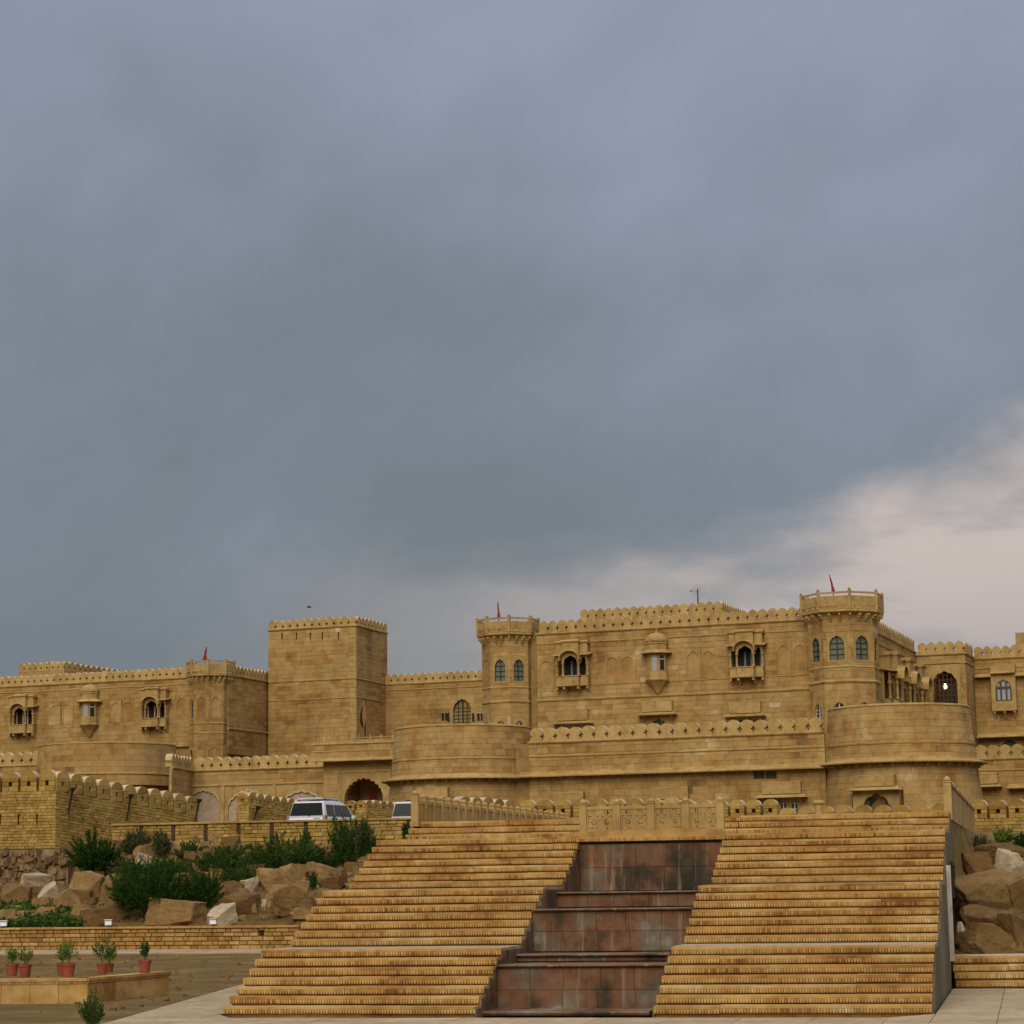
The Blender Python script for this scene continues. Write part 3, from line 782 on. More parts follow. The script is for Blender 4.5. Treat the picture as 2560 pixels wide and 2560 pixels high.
def jali_panel(th, x0, x1, y, z0, z1, t=0.05):
    mb = MB(); w = x1 - x0; h = z1 - z0; F = Face(x0, y); b2 = 0.035
    for a in (0, w - b2): mb.fbox(F, a, a + b2, -t, 0, 0, h) if False else mb.fbox(F, a, a + b2, -t, 0, z0, z1)
    mb.fbox(F, 0, w, -t - .012, 0.012, z1 - 0.065, z1)
    mb.fbox(F, b2, w - b2, -t, 0, z0, z0 + 0.04); mb.fbox(F, b2, w - b2, -t, 0, z0 + 0.085, z0 + 0.12)
    mb.fbox(F, w/2 - 0.035, w/2 + 0.035, -t, 0, z0 + 0.12, z1 - 0.065)
    mb.fpoly(F, [(w/2 - 0.06, z1), (w/2 + 0.06, z1), (w/2 + .02, z1 + .03), (w/2, z1 + 0.09), (w/2 - .02, z1 + .03)], -t, 0)
    za, zb = z0 + 0.12, z1 - 0.065; zm = (za + zb)/2
    for c in (0.27*w, 0.73*w):
        hw = 0.20*w
        mb.fbox(F, c - 0.012, c + 0.012, -t, -0.008, z0 + .03, zb)
        mb.fbox(F, c - hw, c + hw, -t, -0.01, zm - 0.012, zm + 0.012)
        for sx in (-1, 1):
            for sz in (-1, 1):
                mb.fpoly(F, [(c + sx*hw, zm + sz*0.02), (c + sx*hw, zm + sz*(zb-zm)), (c + sx*0.02, zm + sz*(zb-zm))][::(-1 if sx*sz > 0 else 1)], -t, -0.004)
                mb.fpoly(F, [(c + sx*0.0, zm), (c + sx*hw*0.85, zm + sz*0.05), (c + sx*hw*.5, zm + sz*0.10)][::(1 if sx*sz > 0 else -1)], -t, -0.006)
    return th.part('jali_panel', mb, 'carved')
for a, b2 in zip(px_, px_[1:]): jali_panel(jb, a + 0.075, b2 - 0.075, 9.45, 3.25, 3.77)
# left balustrade running back from the stair head
lb = T('stone_balustrade', 'long sandstone balustrade with knobbed posts running back from the stair head', 'balustrade', ST, (0.08, 12.2, 3.58))
NP, y0, dyp = 24, 12.22, 0.75
lb.part('ledge', MB().box(0.0, 0.2, 12.1, y0 + dyp*(NP-1) + .1, 3.5, 3.62), 'carved')
for k in range(NP):
    post(lb, 0.1, y0 + k*dyp, 3.6, 0.66 if k else 0.72, 0.16)
    if k < NP - 1:
        mb = MB(); ya, yb = y0 + k*dyp + .08, y0 + (k+1)*dyp - .08
        mb.box(0.05, 0.15, ya, yb, 4.02, 4.10); mb.box(0.075, 0.125, ya, yb, 3.62, 4.0)
        mb.box(0.05, 0.15, (ya+yb)/2 - .05, (ya+yb)/2 + .05, 3.6, 4.02)
        lb.part('panel', mb, 'carved')
# right parapet at the stair head, seen along its length
rp = T('stair_parapet', 'sloping-looking sandstone parapet wall at the right stair head', 'parapet', ST, (12.1, 12.45, 3.45))
ys_ = [12.55, 15.9, 19.2, 22.6, 26, 29.4, 32.8]
for a, b2 in zip(ys_, ys_[1:]):
    rp.part('panel', MB().box(12.05, 12.18, a + .06, b2 - .06, 3.42, 4.17), 'carved')
    rp.part('coping', MB().box(12.02, 12.21, a + .06, b2 - .06, 4.17, 4.25), 'moulding')
for k, a in enumerate(ys_): post(rp, 12.115, a, 3.42, 0.95, 0.17)
# right side wall of the stair, rendered in grey cement
sw = T('stair_side_wall', 'stained grey cement side wall of the grand stair', 'wall', ST, (W3, 0, 0))
mb = MB(); pts = [(0.0, -0.3)]
for i in ROWS:
    pts += [(run_of(i) + 0.07, (i-1)*H - 0.05), (run_of(i) + 0.07, i*H - 0.05)]
pts += [(33.0, 3.55), (33.0, -0.3)]
for (ya, za), (yb, zb) in zip(pts[1:-1], pts[2:-1]):
    if yb > ya + 1e-4: mb.box(W3 - 0.05, W3 + 0.025, ya, yb, -0.3, za if za > -0.2 else za)
sw.part('wall_body', mb, 'concrete')
sw.part('pilaster', MB().box(W3 + 0.03, W3 + 0.12, 8.15, 8.23, 0.55, 2.42), 'pale_stone', label='pale vertical stone strip at the end of the grey side wall')
gr = MB()
for k in range(4): gr.box(W3 + 0.06, W3 + 0.09, 9.9 + k*0.55, 10.05 + k*0.55, 1.75, 2.5)
gr.box(W3 + 0.055, W3 + 0.095, 9.8, 11.8, 2.42, 2.47); gr.box(W3 + 0.055, W3 + 0.095, 9.8, 11.8, 1.75, 1.79)
grl = T('metal_grille', 'dark barred metal grille against the grey side wall', 'grille', ST, (W3 + .25, 10.8, 1.7))
grl.part('bars', gr, 'iron')

# small flight of carved steps right of the side wall
SF = Frame(*at(2376, 2478, 44.7)[:2], -0.03)
sst = stair_flight('side_steps', 'low run of four carved steps below the boulders on the right', 0.12, 6.5, [1, 2, 3, 4], lambda i: (i-1)*0.13, lambda i: i*0.152, (), SF)
sst.part('ledge', MB().box(0.05, 6.5, 0.62, 1.15, 0.50, 0.632), 'pale_stone')

# ================================================================== palace: shared builders
def band(th, F, s0, s1, z, h, d, mat='moulding', name='string_course', parent=None):
    return th.part(name, MB().run(F, s0, s1, [(-0.1, z - h/2), (d*0.6, z - h/2), (d, z), (d, z + h*0.3), (d*0.5, z + h/2), (-0.1, z + h/2)]), mat, parent)
def chajja(th, F, s0, s1, z, proj, t=0.09, drop=0.16, parent=None, name='chajja', ret=0.0, mat='moulding'):
    """Sloping stone eave slab."""
    return th.part(name, MB().run(F, s0, s1, [(-0.1, z), (0.0, z - t), (proj, z - drop - t), (proj + 0.02, z - drop - t*0.4), (proj, z - drop), (0.0, z + 0.05), (-0.1, z + 0.05)]), mat, parent)
def window(th, F, sc, z0, W, Hh, w, spring, rise, holes=None, zs=None, cusps=0, deep=0.2, bars=(2, 3), frame='green_wood', glass='glass_dull', surround='carved', fr_w=0.05, name='window', proud=0.01, pointed=0.12, light=False):
    """Arched window: carved surround with real opening, pane and glazing bars set back."""
    zs = z0 if zs is None else zs
    if holes is not None: holes.append((sc - W/2, sc + W/2, z0, z0 + Hh))
    a = th.part(name, MB().arch(F, sc, z0, z0 + Hh, W, w, zs, spring, rise, -deep - 0.06, proud, cusps, 16, 0, pointed), surround)
    th.part('pane', MB().arch_fill(F, sc, w*1.04, zs - 0.02, spring, rise*1.03, -deep, 0, 16, 0, pointed), glass, a)
    if frame:
        mb = MB(); d0, d1 = -deep + 0.005, -deep + 0.05; top = spring + rise
        nx, nz = bars
        for i in range(0, nx + 1):
            x = -w/2 + w*i/nx; q = fr_w*(1.0 if 0 < i < nx else 0.8)
            if nx % 2 == 0 and i == nx//2: q = fr_w*1.6
            u = max(0.0, 1 - (2*x/w)**2)**0.5
            zt = spring + rise*u*0.97
            mb.fbox(F, sc + x - q/2, sc + x + q/2, d0, d1, zs, max(zt, zs + 0.05))
        for j in range(0, nz + 1):
            z = zs + (spring + rise*0.2 - zs)*j/nz
            mb.fbox(F, sc - w/2, sc + w/2, d0, d1 + 0.004, z - fr_w*.4, z + fr_w*.4)
        pts = arch_pts(w, spring, rise, 0, 16, pointed); ins = [(x*0.9, spring + (z - spring)*0.92) for x, z in pts]
        for (p, q), (p2, q2), (i1, j1), (i2, j2) in zip(pts, pts[1:], ins, ins[1:]):
            mb.hexa([F.P(sc+i1, d1, j1), F.P(sc+i2, d1, j2), F.P(sc+i2, d0, j2), F.P(sc+i1, d0, j1), F.P(sc+p, d1, q), F.P(sc+p2, d1, q2), F.P(sc+p2, d0, q2), F.P(sc+p, d0, q)])
        th.part('glazing_bars', mb, frame, a)
    return a
def niche(th, F, sc, z0, W, Hh, holes):
    """Blind arched niche: a thin raised frame with the arch field set back."""
    holes.append((sc - W/2, sc + W/2, z0, z0 + Hh))
    w = W*0.80
    n = th.part('blind_niche', MB().arch(F, sc, z0, z0 + Hh, W - 0.02, w, z0 + 0.03, z0 + Hh*0.66, Hh*0.24, -0.2, 0.012, 0, 14), 'ashlar')
    th.part('niche_field', MB().fbox(F, sc - w/2 - .02, sc + w/2 + .02, -0.22, -0.040, z0, z0 + Hh - 0.05), 'ashlar', n)
def jharokha(th, F, sc, z0, k=1.0, back='wood_and_shade', curtain='curtain', holes=None):
    """Three-bay projecting balcony window: bracketed parapet, columns, cusped arches, curved canopy and cap."""
    cw, sw_, pc, ps = 0.55*k, 0.56*k, 0.80*k, 0.52*k
    hp, ho, hc = 0.62*k, 1.90*k, 2.95*k
    X = cw + sw_
    def P(*a): return MB().fbox(F, *a)
    if holes is not None: holes.append((sc - X, sc + X, z0 - 0.02, z0 + hc))
    mb = MB()
    mb.fbox(F, sc - cw, sc + cw, -0.1, pc, z0 - 0.07, z0 + 0.02); mb.fbox(F, sc - cw + .03, sc + cw - .03, pc - 0.12, pc - 0.03, z0 + .02, z0 + hp)
    mb.fbox(F, sc - cw - .02, sc + cw + .02, pc - 0.14, pc + 0.02, z0 + hp - 0.07, z0 + hp)
    for sg in (-1, 1):
        a, b2 = sorted((sc + sg*cw, sc + sg*X))
        mb.fbox(F, a, b2, -0.1, ps, z0 - 0.06, z0 + 0.02); mb.fbox(F, a + .02, b2 - .02, ps - 0.1, ps - 0.02, z0 + .02, z0 + hp)
        mb.fbox(F, a, b2, ps - 0.12, ps + 0.02, z0 + hp - 0.06, z0 + hp - .005)
        c, d = sorted((sc + sg*X, sc + sg*(X - 0.08))); mb.fbox(F, c, d, -0.1, ps - .1, z0 + .02, z0 + hp - .01)
    body = th.part('jharokha', mb, 'carved')
    # near-black panel: painted shade of the room behind the openings
    rm = MB(); rm.fbox(F, sc - X + .05, sc + X - .05, -0.30, -0.26, z0 + .02, z0 + hc - .7*k)
    th.part('room_shade', rm, back, body)
    for sg in (-1, 1):
        th.part('jamb', MB().fbox(F, sc + sg*(X - .05) - .05, sc + sg*(X - .05) + .05, -0.3, ps*0.40, z0, z0 + ho + .2*k), 'carved', body)
        th.part('cheek', MB().fbox(F, sc + sg*(cw - .03) - .03, sc + sg*(cw - .03) + .03, ps - .03, pc - .04, z0 + .02, z0 + hp - .02), 'carved', body)
    cu = MB()
    for q in (-0.22, 0.20, -0.8, 0.82):
        cu.fbox(F, sc + q*k - .07*k, sc + q*k + .05*k, -0.24, -0.20, z0 + hp*0.8, z0 + ho*0.88)
    th.part('curtain', cu, curtain, body)
    # columns
    for x, pr in ((-cw, pc - .08), (cw, pc - .08), (-X + .05, ps - .07), (X - .05, ps - .07)):
        c = F.P(sc + x, pr, 0); r = 0.062*k
        th.part('column', MB().lathe(c[0], c[1], [(r*1.5, z0 + hp), (r*1.5, z0 + hp + .08), (r*.95, z0 + hp + .14), (r*1.05, z0 + hp + .5*k), (r*.85, z0 + ho - .62*k), (r*1.3, z0 + ho - .55*k), (r*1.7, z0 + ho - .5*k), (r*1.7, z0 + ho - .42*k)], 8, math.pi/8), 'carved', body)
    # arch screens
    th.part('arch_screen', MB().arch(F, sc, z0 + ho - .45*k, z0 + ho + 0.2*k, 2*cw + .1, 2*cw - .16*k, z0 + ho - .45*k, z0 + ho - .42*k, .46*k, pc - .14, pc - .02, 3, 18), 'carved', body)
    for sg in (-1, 1):
        th.part('arch_screen', MB().arch(F, sc + sg*(cw + sw_/2), z0 + ho - .45*k, z0 + ho + .2*k, sw_ - .06, sw_ - .2*k, z0 + ho - .45*k, z0 + ho - .42*k, .40*k, ps - .13, ps - .01, 3, 14), 'carved', body)
    # upper blocks
    up = MB(); up.fbox(F, sc - cw - .02, sc + cw + .02, -0.1, pc - .02, z0 + ho + .19*k, z0 + hc - .12*k)
    for sg in (-1, 1):
        a, b2 = sorted((sc + sg*cw, sc + sg*(X - .02))); up.fbox(F, a, b2, -0.1, ps - .02, z0 + ho + .18*k, z0 + hc - .18*k)
    th.part('upper_block', up, 'carved', body)
    # cap mouldings
    cp = MB(); prof = lambda p, z: [(-0.1, z - .10*k), (p, z - .10*k), (p + .08*k, z - .02*k), (p + .08*k, z + .04*k), (p - .05, z + .10*k), (-0.1, z + .10*k)]
    cp.run(F, sc - cw - .09*k, sc + cw + .09*k, prof(pc, z0 + hc - .06*k))
    for sg in (-1, 1):
        a, b2 = sorted((sc + sg*(cw + .09*k), sc + sg*(X + .08*k))); cp.run(F, a, b2, prof(ps, z0 + hc - .10*k))
    th.part('cap', cp, 'moulding', body)
    # curved bangla canopy over the middle bay
    cn = MB(); R0 = cw + .10*k; N = 14; pr0, pr1 = pc - .16, pc + .34*k
    zc = lambda t: z0 + ho - .28*k + .68*k*math.sin(t)**0.85
    for i in range(N):
        t0, t1 = math.pi*i/N, math.pi*(i+1)/N
        x0, x1 = -R0*math.cos(t0), -R0*math.cos(t1); a, b2 = zc(t0), zc(t1); th_ = .06*k; dr = .07*k
        cn.hexa([F.P(sc+x0*1.04, pr1, a - dr), F.P(sc+x1*1.04, pr1, b2 - dr), F.P(sc+x1, pr0, b2), F.P(sc+x0, pr0, a),
                 F.P(sc+x0*1.12, pr1, a - dr + th_), F.P(sc+x1*1.12, pr1, b2 - dr + th_), F.P(sc+x1*1.08, pr0, b2 + th_), F.P(sc+x0*1.08, pr0, a + th_)])
    th.part('canopy', cn, 'moulding', body)
    for sg in (-1, 1):
        a, b2 = sorted((sc + sg*(cw + .10*k), sc + sg*(X + .22*k)))
        chajja(th, F, a, b2, z0 + ho + .24*k, ps + .30*k, .06*k, .14*k, body, 'side_canopy')
    # brackets
    for x, pr in ((-cw + .06, pc), (cw - .06, pc), (-X + .06, ps), (X - .06, ps)):
        b3 = MB()
        for j, q in enumerate((0.92, 0.66, 0.36)): b3.fbox(F, sc + x - .05*k, sc + x + .05*k, -0.05, pr*q, z0 - .07 - .13*k*(j+1), z0 - .07 - .13*k*j)
        b3.fbox(F, sc + x - .065*k, sc + x + .065*k, pr*.78, pr*.98, z0 - .07 - .2*k, z0 - .07 - .10*k)
        th.part('bracket', b3, 'carved', body)
    return body
def dome_bay(th, F, sc, z0, k=1.0, frame='white_wood'):
    """Small polygonal bay with a ribbed dome, eave and tapering pendant."""
    c = F.P(sc, 0.1, 0); a0 = math.pi/8 - (0 if abs(F.dy) < .5 else 0); R = 0.78*k
    def L(p, n=8): return MB().lathe(c[0], c[1], [(r*k, z0 + z*k) for r, z in p], n, a0)
    body = th.part('oriel', L([(0.80, 0.0), (0.84, 0.06), (0.78, 0.12), (0.78, 0.55), (0.72, 0.60), (0.72, 1.95), (0.76, 2.0)]), 'carved')
    th.part('pendant', L([(0.05, -0.95), (0.14, -0.85), (0.42, -0.42), (0.72, -0.10), (0.86, -0.02), (0.86, 0.0)]), 'carved', body)
    th.part('eave', L([(0.70, 1.94), (1.12, 1.80), (1.14, 1.84), (0.80, 2.06)]), 'moulding', body)
    th.part('drum', L([(0.80, 2.05), (0.80, 2.42), (0.86, 2.46), (0.86, 2.54), (0.78, 2.58)]), 'carved', body)
    th.part('dome', L([(0.80, 2.57), (0.82, 2.70), (0.76, 2.90), (0.62, 3.06), (0.40, 3.18), (0.16, 3.24), (0.07, 3.28)], 16), 'carved', body, smooth=True)
    th.part('finial', L([(0.05, 3.26), (0.10, 3.32), (0.05, 3.40), (0.06, 3.46), (0.012, 3.60)]), 'carved', body)
    for fa, gl in ((-90, 'glass_curtain'), (-45, 'glass_dark')):
        fa = rad(fa) + (F.ang if True else 0); q = 0.72*k*math.cos(math.pi/8)
        FF = Face(c[0] + q*math.cos(fa) + 0.0, c[1] + q*math.sin(fa), -math.sin(fa), math.cos(fa))
        w = th.part('bay_window', MB().arch(FF, 0, z0 + .60*k, z0 + 1.86*k, .50*k, .34*k, z0 + .66*k, z0 + 1.48*k, .2*k, 0.0, 0.035), 'carved', body)
        mb = MB().arch_fill(FF, 0, .35*k, z0 + .66*k, z0 + 1.48*k, .2*k, 0.012)
        th.part('bay_pane', mb, gl, body)
        mb = MB(); mb.fbox(FF, -.17*k, .17*k, 0.012, 0.03, z0 + 1.38*k, z0 + 1.44*k)
        th.part('bay_frame', mb, frame, body)
    return body
def hood(th, F, sc, z, W, h=0.75, proj=0.45, drop=0.18):
    """Box hood with a sloping eave over a lower window; z is the eave's top."""
    o = th.part('window_hood', MB().fbox(F, sc - W*0.38, sc + W*0.38, -0.1, proj*0.72, z, z + h), 'carved')
    mb = MB().fbox(F, sc - W*0.385, sc + W*0.385, -0.08, proj*0.75, z + h, z + h + 0.07)
    th.part('hood_cap', mb, 'moulding', o)
    mb = MB(); p = proj + 0.28
    a, b2, t = sc - W*0.40, sc + W*0.40, 0.06
    vs = [F.P(a, 0, z + .03), F.P(b2, 0, z + .03), F.P(b2, -0.1, z + .03), F.P(a, -0.1, z + .03)]
    A, B = sc - W*0.5, sc + W*0.5
    mb.hexa([F.P(A, p, z - drop - t), F.P(B, p, z - drop - t), F.P(B, -0.05, z - drop - t + .0), F.P(A, -0.05, z - drop - t),
             F.P(A, p, z - drop), F.P(B, p, z - drop), F.P(b2, 0.0, z + 0.05), F.P(a, 0.0, z + 0.05)])
    th.part('eave', mb, 'moulding', o)
    for q in (-0.36, 0.36):
        mb = MB()
        for j, r in enumerate((0.75, 0.5, 0.25)): mb.fbox(F, sc + W*q - .06, sc + W*q + .06, -0.05, proj*r, z - drop - t - .12*(j+1), z - drop - t - .12*j)
        th.part('bracket', mb, 'carved', o)
    return o

def oct_face(cu, cv, R, deg):
    fa = rad(deg); v0 = rad(deg - 22.5)
    return Face(cu + R*math.cos(v0), cv + R*math.sin(v0), -math.sin(fa), math.cos(fa)), 2*R*math.sin(math.pi/8)
def oct_tower(label, cu, cv, R, z0, z1, wins, bands, faces=(-135, -90, -45, 0), balcony_h=1.25, mat='ashlar', group='octagonal corner towers', course=0.42, blind=(), vent=None):
    th = T('octagonal_tower', label, 'tower', FO, (cu, cv, z0), group)
    th.part('core', MB().lathe(cu, cv, [(R - 0.26, z0), (R - 0.26, z1 - 0.02)], 8, math.pi/8), 'joint')
    blocks = []
    for deg in faces:
        F, wd = oct_face(cu, cv, R, deg); holes = []
        for (wz, wh, ww, rz, kind) in wins:
            if kind == 'main' and deg in blind:
                niche(th, F, wd/2, wz, ww*1.2, wh + .25, holes); continue
            fr, gl = ('green_wood', 'glass_dull') if kind == 'main' else ('white_wood', 'glass_dark')
            window(th, F, wd/2, wz - .12, min(ww*1.35, wd - .06), wh + 0.34, ww, wz + wh*rz, wh*(1-rz), holes, wz, 5 if kind == 'main' else 0, 0.16, (2, 3), fr, gl)
        blocks += courses(F, 0.0, wd, z0, z1, course, 0.7, 1.25, holes, 0.006)
    lay(th, blocks, mat, 280)
    for (bz, bh, bd) in bands:
        r = R
        th.part('string_course', MB().lathe(cu, cv, [(r - .05, bz - bh/2), (r + bd*.6, bz - bh/2), (r + bd, bz), (r + bd*.6, bz + bh/2), (r - .05, bz + bh/2)], 8, math.pi/8), 'moulding')
    # balcony
    ex = R*0.165; zb = z1
    slab = th.part('balcony_slab', MB().lathe(cu, cv, [(R - .1, zb - .16), (R + ex*.9, zb - .02), (R + ex*1.12, zb + .03), (R + ex*1.12, zb + .13), (R + ex, zb + .17), (0.1, zb + .17)], 8, math.pi/8), 'moulding')
    for k2 in range(24):
        a = rad(-112.5 + 15*k2); rr = (R + ex)*math.cos(math.pi/8)/math.cos(((math.degrees(a) - 22.5) % 45 - 22.5)*math.pi/180) if False else R*0.985
        FF = Face(cu + (R*.93)*math.cos(a), cv + (R*.93)*math.sin(a), -math.sin(a), math.cos(a))
        if math.degrees(a) % 360 > 60 and math.degrees(a) % 360 < 190: continue
        mb = MB()
        for j, q in enumerate((1.0, 0.62, 0.3)): mb.fbox(FF, -.055, .055, -0.05, (ex + R*.05)*q, zb - .10 - .15*(j+1), zb - .10 - .15*j)
        th.part('bracket', mb, 'carved')
    Rp = R + ex*0.95
    for k2 in range(8):
        v = rad(22.5 + 45*k2); post(th, cu + Rp*math.cos(v), cv + Rp*math.sin(v), zb + .16, balcony_h, 0.17)
        F, wd = oct_face(cu, cv, Rp, 45*k2)
        mb = MB(); a, b2 = 0.085, wd - 0.085
        mb.fbox(F, a, b2, -0.06, 0.06, zb + balcony_h*.78 + .1, zb + balcony_h*.78 + .22)
        mb.fbox(F, a, b2, -0.05, 0.05, zb + .40, zb + balcony_h*.78 - .06)
        for q in (0.2, 0.5, 0.8):
            mb.fbox(F, wd*q - .03, wd*q + .03, -0.045, 0.045, zb + .16, zb + .41)
        mb.fbox(F, a, b2, -0.06, 0.06, zb + .165, zb + .22)
        p = th.part('railing_panel', mb, 'carved')
        mb = MB()
        for q in (0.3, 0.7):
            cx, cz = wd*q, zb + balcony_h*.52
            mb.fpoly(F, [(cx + .13*math.cos(t), cz + .13*math.sin(t)) for t in [math.pi*2*i/8 for i in range(8)]], 0.045, 0.062)
        th.part('rosette', mb, 'carved', p)
    return th

# ================================================================== palace: main block
def fz(px, py, v): return FO.py(px, py, v)
th = T('palace_block', 'main palace front between two octagonal towers with three projecting balcony windows', 'building', FO, (0, 0, 8.0))
U1, ZP = fz(2022, 1549, 0)
_, ZP = fz(1339, 1586, 0)
F = Face(0, 0); holes = []
th.part('core', MB().box(-0.5, U1 + .5, 0.26, 22, 6.0, ZP), 'joint')
# balconies and bay
for px, py in ((1436, 1714), (1871, 1692)):
    u, z = fz(px, py, 0); jharokha(th, F, u, z, 1.03, holes=holes)
u, z = fz(1645, 1702, 0); dome_bay(th, F, u, z, 1.0)
# blind niches
for px, py0, py1, wpx in ((1366, 1718, 1650, 42), (1532, 1708, 1640, 38), (1570, 1706, 1638, 38), (1735, 1697, 1626, 38), (1772, 1695, 1624, 34), (1961, 1686, 1610, 38), (2001, 1684, 1608, 36)):
    u, z = fz(px, py0, 0); _, zt = fz(px, py1, 0); ua, _ = fz(px + wpx, py0, 0)
    niche(th, F, u, z, ua - u, zt - z + .1, holes)
# hooded lower windows
for px, py, wpx in ((1435, 1806, 100), (1646, 1784, 98), (1865, 1788, 104)):
    u, z = fz(px, py, 0); ua, _ = fz(px + wpx, py, 0); hood(th, F, u, z + .12, ua - u, 0.68, 0.5)
u, z = fz(1646, 1797, 0)
window(th, F, u, z - 1.9, 1.9, 2.0, 1.3, z - 0.75, .75, holes, z - 1.9, 5, 0.2, (4, 4), 'green_wood', 'glass_dull')
for px in (1418, 1452):
    u, z = fz(px, 1808, 0); window(th, F, u, z - 1.9, 1.0, 1.95, 0.72, z - 0.55, .45, holes, z - 1.9, 0, 0.12, (2, 3), None, 'plaster', 'carved')
for px in (1854, 1892):
    u, z = fz(px, 1795, 0); window(th, F, u, z - 1.9, 1.0, 1.95, 0.72, z - 0.55, .45, holes, z - 1.9, 0, 0.2, (2, 3), 'grey_wood', 'glass_dull', 'carved')
zlo = fz(1500, 1850, 0)[1]
lay(th, courses(F, 0.05, U1, zlo, ZP, 0.36, 0.55, 1.15, holes), 'ashlar', 300)
for py, hgt, d in ((1586, .14, .12), (1611, .10, .06), (1718, .07, .05), (1752, .14, .09)):
    z = fz(1339, py, 0)[1]
    segs = [(0.0, U1)]
    for a, b2, c, e in holes:
        if c < z < e: segs = [q for s0, s1 in segs for q in ([(s0, s1)] if b2 <= s0 or a >= s1 else [(s0, a), (b2, s1)])]
    for a, b2 in segs:
        if b2 - a > .05: band(th, F, a, b2, z, hgt, d)
merlons(th, F, 0.25, U1 - .1, ZP + .08, 0.82, 0.675)
# raised roof parapet behind
th = T('roof_parapet', 'raised crenellated roof block behind the main palace front', 'parapet', FO, (*FO.at(1447, 1530, 172)[:2], 10))
ua, va, za = FO.at(1450, 1551, 172.0); ub, zb = fz(1806, 1528, va)
th.part('core', MB().box(ua + .01, ub - .01, va + .02, va + 12, 14, za - .02), 'ashlar')
F = Face(ua, va); wl_ = ub - ua
lay(th, courses(F, 0, wl_, za - 2.2, za, 0.36, 0.8, 1.5), 'ashlar', 300, depth=-0.015)
merlons(th, F, 0, wl_, za, 0.88, 0.665)
FR = Face(ub, va, 0, 1); merlons(th, FR, 0, 8.0, za, 0.88, 0.67)

# octagonal corner towers
cu, cz = fz(1270, 1600, 0.55); cv = 0.55; R = 1.84; vf = cv - R*.924
z1 = fz(1240, 1588, vf)[1]
wz, wt = fz(1250, 1703, vf)[1], fz(1250, 1648, vf)[1]
oct_tower('octagonal tower with railed top at the left end of the main palace front', cu, cv, R, 6.0, z1,
          [(wz, wt - wz, 0.78, .62, 'main'), (fz(1300, 1840, vf)[1], fz(1300, 1800, vf)[1] - fz(1300, 1840, vf)[1], 0.7, .45, 'low')],
          [(fz(1250, y, vf)[1], .10 if y < 1740 else .16, .05 if y < 1740 else .09) for y in (1718, 1754)], blind=(-135, 0))
cu, cz = fz(2108, 1600, 0.2); cv = 0.2; R = 2.33; vf = cv - R*.924
z1 = fz(2100, 1530, vf)[1]
wz, wt = fz(2092, 1650, vf)[1], fz(2092, 1589, vf)[1]
RT = oct_tower('tall octagonal tower with railed top at the right end of the main palace front', cu, cv, R, 6.0, z1,
          [(wz, wt - wz, 0.98, .62, 'main'), (fz(2092, 1800, vf)[1], fz(2092, 1756, vf)[1] - fz(2092, 1800, vf)[1], 0.8, .55, 'low')],
          [(fz(2092, y, vf)[1], .10 if y < 1690 else .18, .05 if y < 1690 else .10) for y in (1667, 1703)], balcony_h=1.4)
RT_u, RT_v = cu, cv

# right wing: long side receding from the tower, then its front wall and the far right range
uw, _ = fz(2187, 1578, 1.8)
v2, zr = FO.px(2289, 1639, uw)
zr = FO.px(2215, 1594, uw)[1]
th = T('palace_side_wing', 'receding right side of the palace with bracketed balconies seen edge on', 'building', FO, (uw, 1.8, 6.0))
th.part('core', MB().box(uw - 8, uw - .26, 1.0, v2 + 6, 6.0, zr - .02), 'joint')
F = Face(uw, 1.2, 0, 1); L = v2 - 1.2; holes = []
for k2 in (0.20, 0.50, 0.80):
    jharokha(th, F, L*k2, zr - 5.2, 1.35, holes=holes)
lay(th, courses(F, 0, L, 7.0, zr, 0.36, 0.8, 1.5, holes), 'ashlar', 300)
for dz, h, d in ((0, .14, .12), (-.7, .1, .07), (-6.4, .14, .1)): band(th, F, 0, L, zr + dz, h, d)
merlons(th, F, 0.1, L - .3, zr + .08, .86, .675)

th = T('palace_end_wall', 'end wall right of the receding wing with a lamp-lit arched grille', 'building', FO, (uw, v2, 6.0))
ue, _ = fz(2412, 1634, v2); ze = fz(2330, 1637, v2)[1]
th.part('core', MB().box(uw - .2, ue - .26, v2 + 1.6, v2 + 10, 6.0, ze - .02), 'joint')
th.part('core_left', MB().box(uw - .2, fz(2324, 1700, v2)[0], v2 + .26, v2 + 1.7, 6.0, ze - .02), 'joint')
th.part('core_right', MB().box(fz(2394, 1700, v2)[0], ue - .26, v2 + .26, v2 + 1.7, 6.0, ze - .02), 'joint')
F = Face(uw, v2); L = ue - uw; holes = []
ga, gb = fz(2330, 1690, v2)[0] - uw, fz(2392, 1690, v2)[0] - uw
gz0, gz1 = fz(2365, 1765, v2)[1], fz(2365, 1677, v2)[1]
gc, gw = (ga + gb)/2, gb - ga
g = th.part('grille_arch', MB().arch(F, gc, gz0 - .4, gz1 + .45, gw + .5, gw, gz0 - .4, gz0 + (gz1-gz0)*.62, (gz1-gz0)*.38, -.5, .02, 5, 18), 'carved')
holes.append((gc - gw/2 - .25, gc + gw/2 + .25, gz0 - .4, gz1 + .45))
th.part('core_top', MB().box(uw + gc - gw/2 - .3, uw + gc + gw/2 + .3, v2 + .5, v2 + 1.7, gz1 + .3, ze - .02), 'joint')
mb = MB()
for i in range(6):
    x = gc - gw/2 + gw*(i + .5)/6; u2 = max(0, 1 - (2*(x - gc)/gw)**2)**.5
    mb.fbox(F, x - .045, x + .045, -.32, -.24, gz0 - .4, gz0 + (gz1-gz0)*(.62 + .37*u2))
for i in range(8):
    z = gz0 - .3 + (gz1 - gz0 + .25)*i/7.6; mb.fbox(F, gc - gw/2, gc + gw/2, -.30, -.25, z - .04, z + .04)
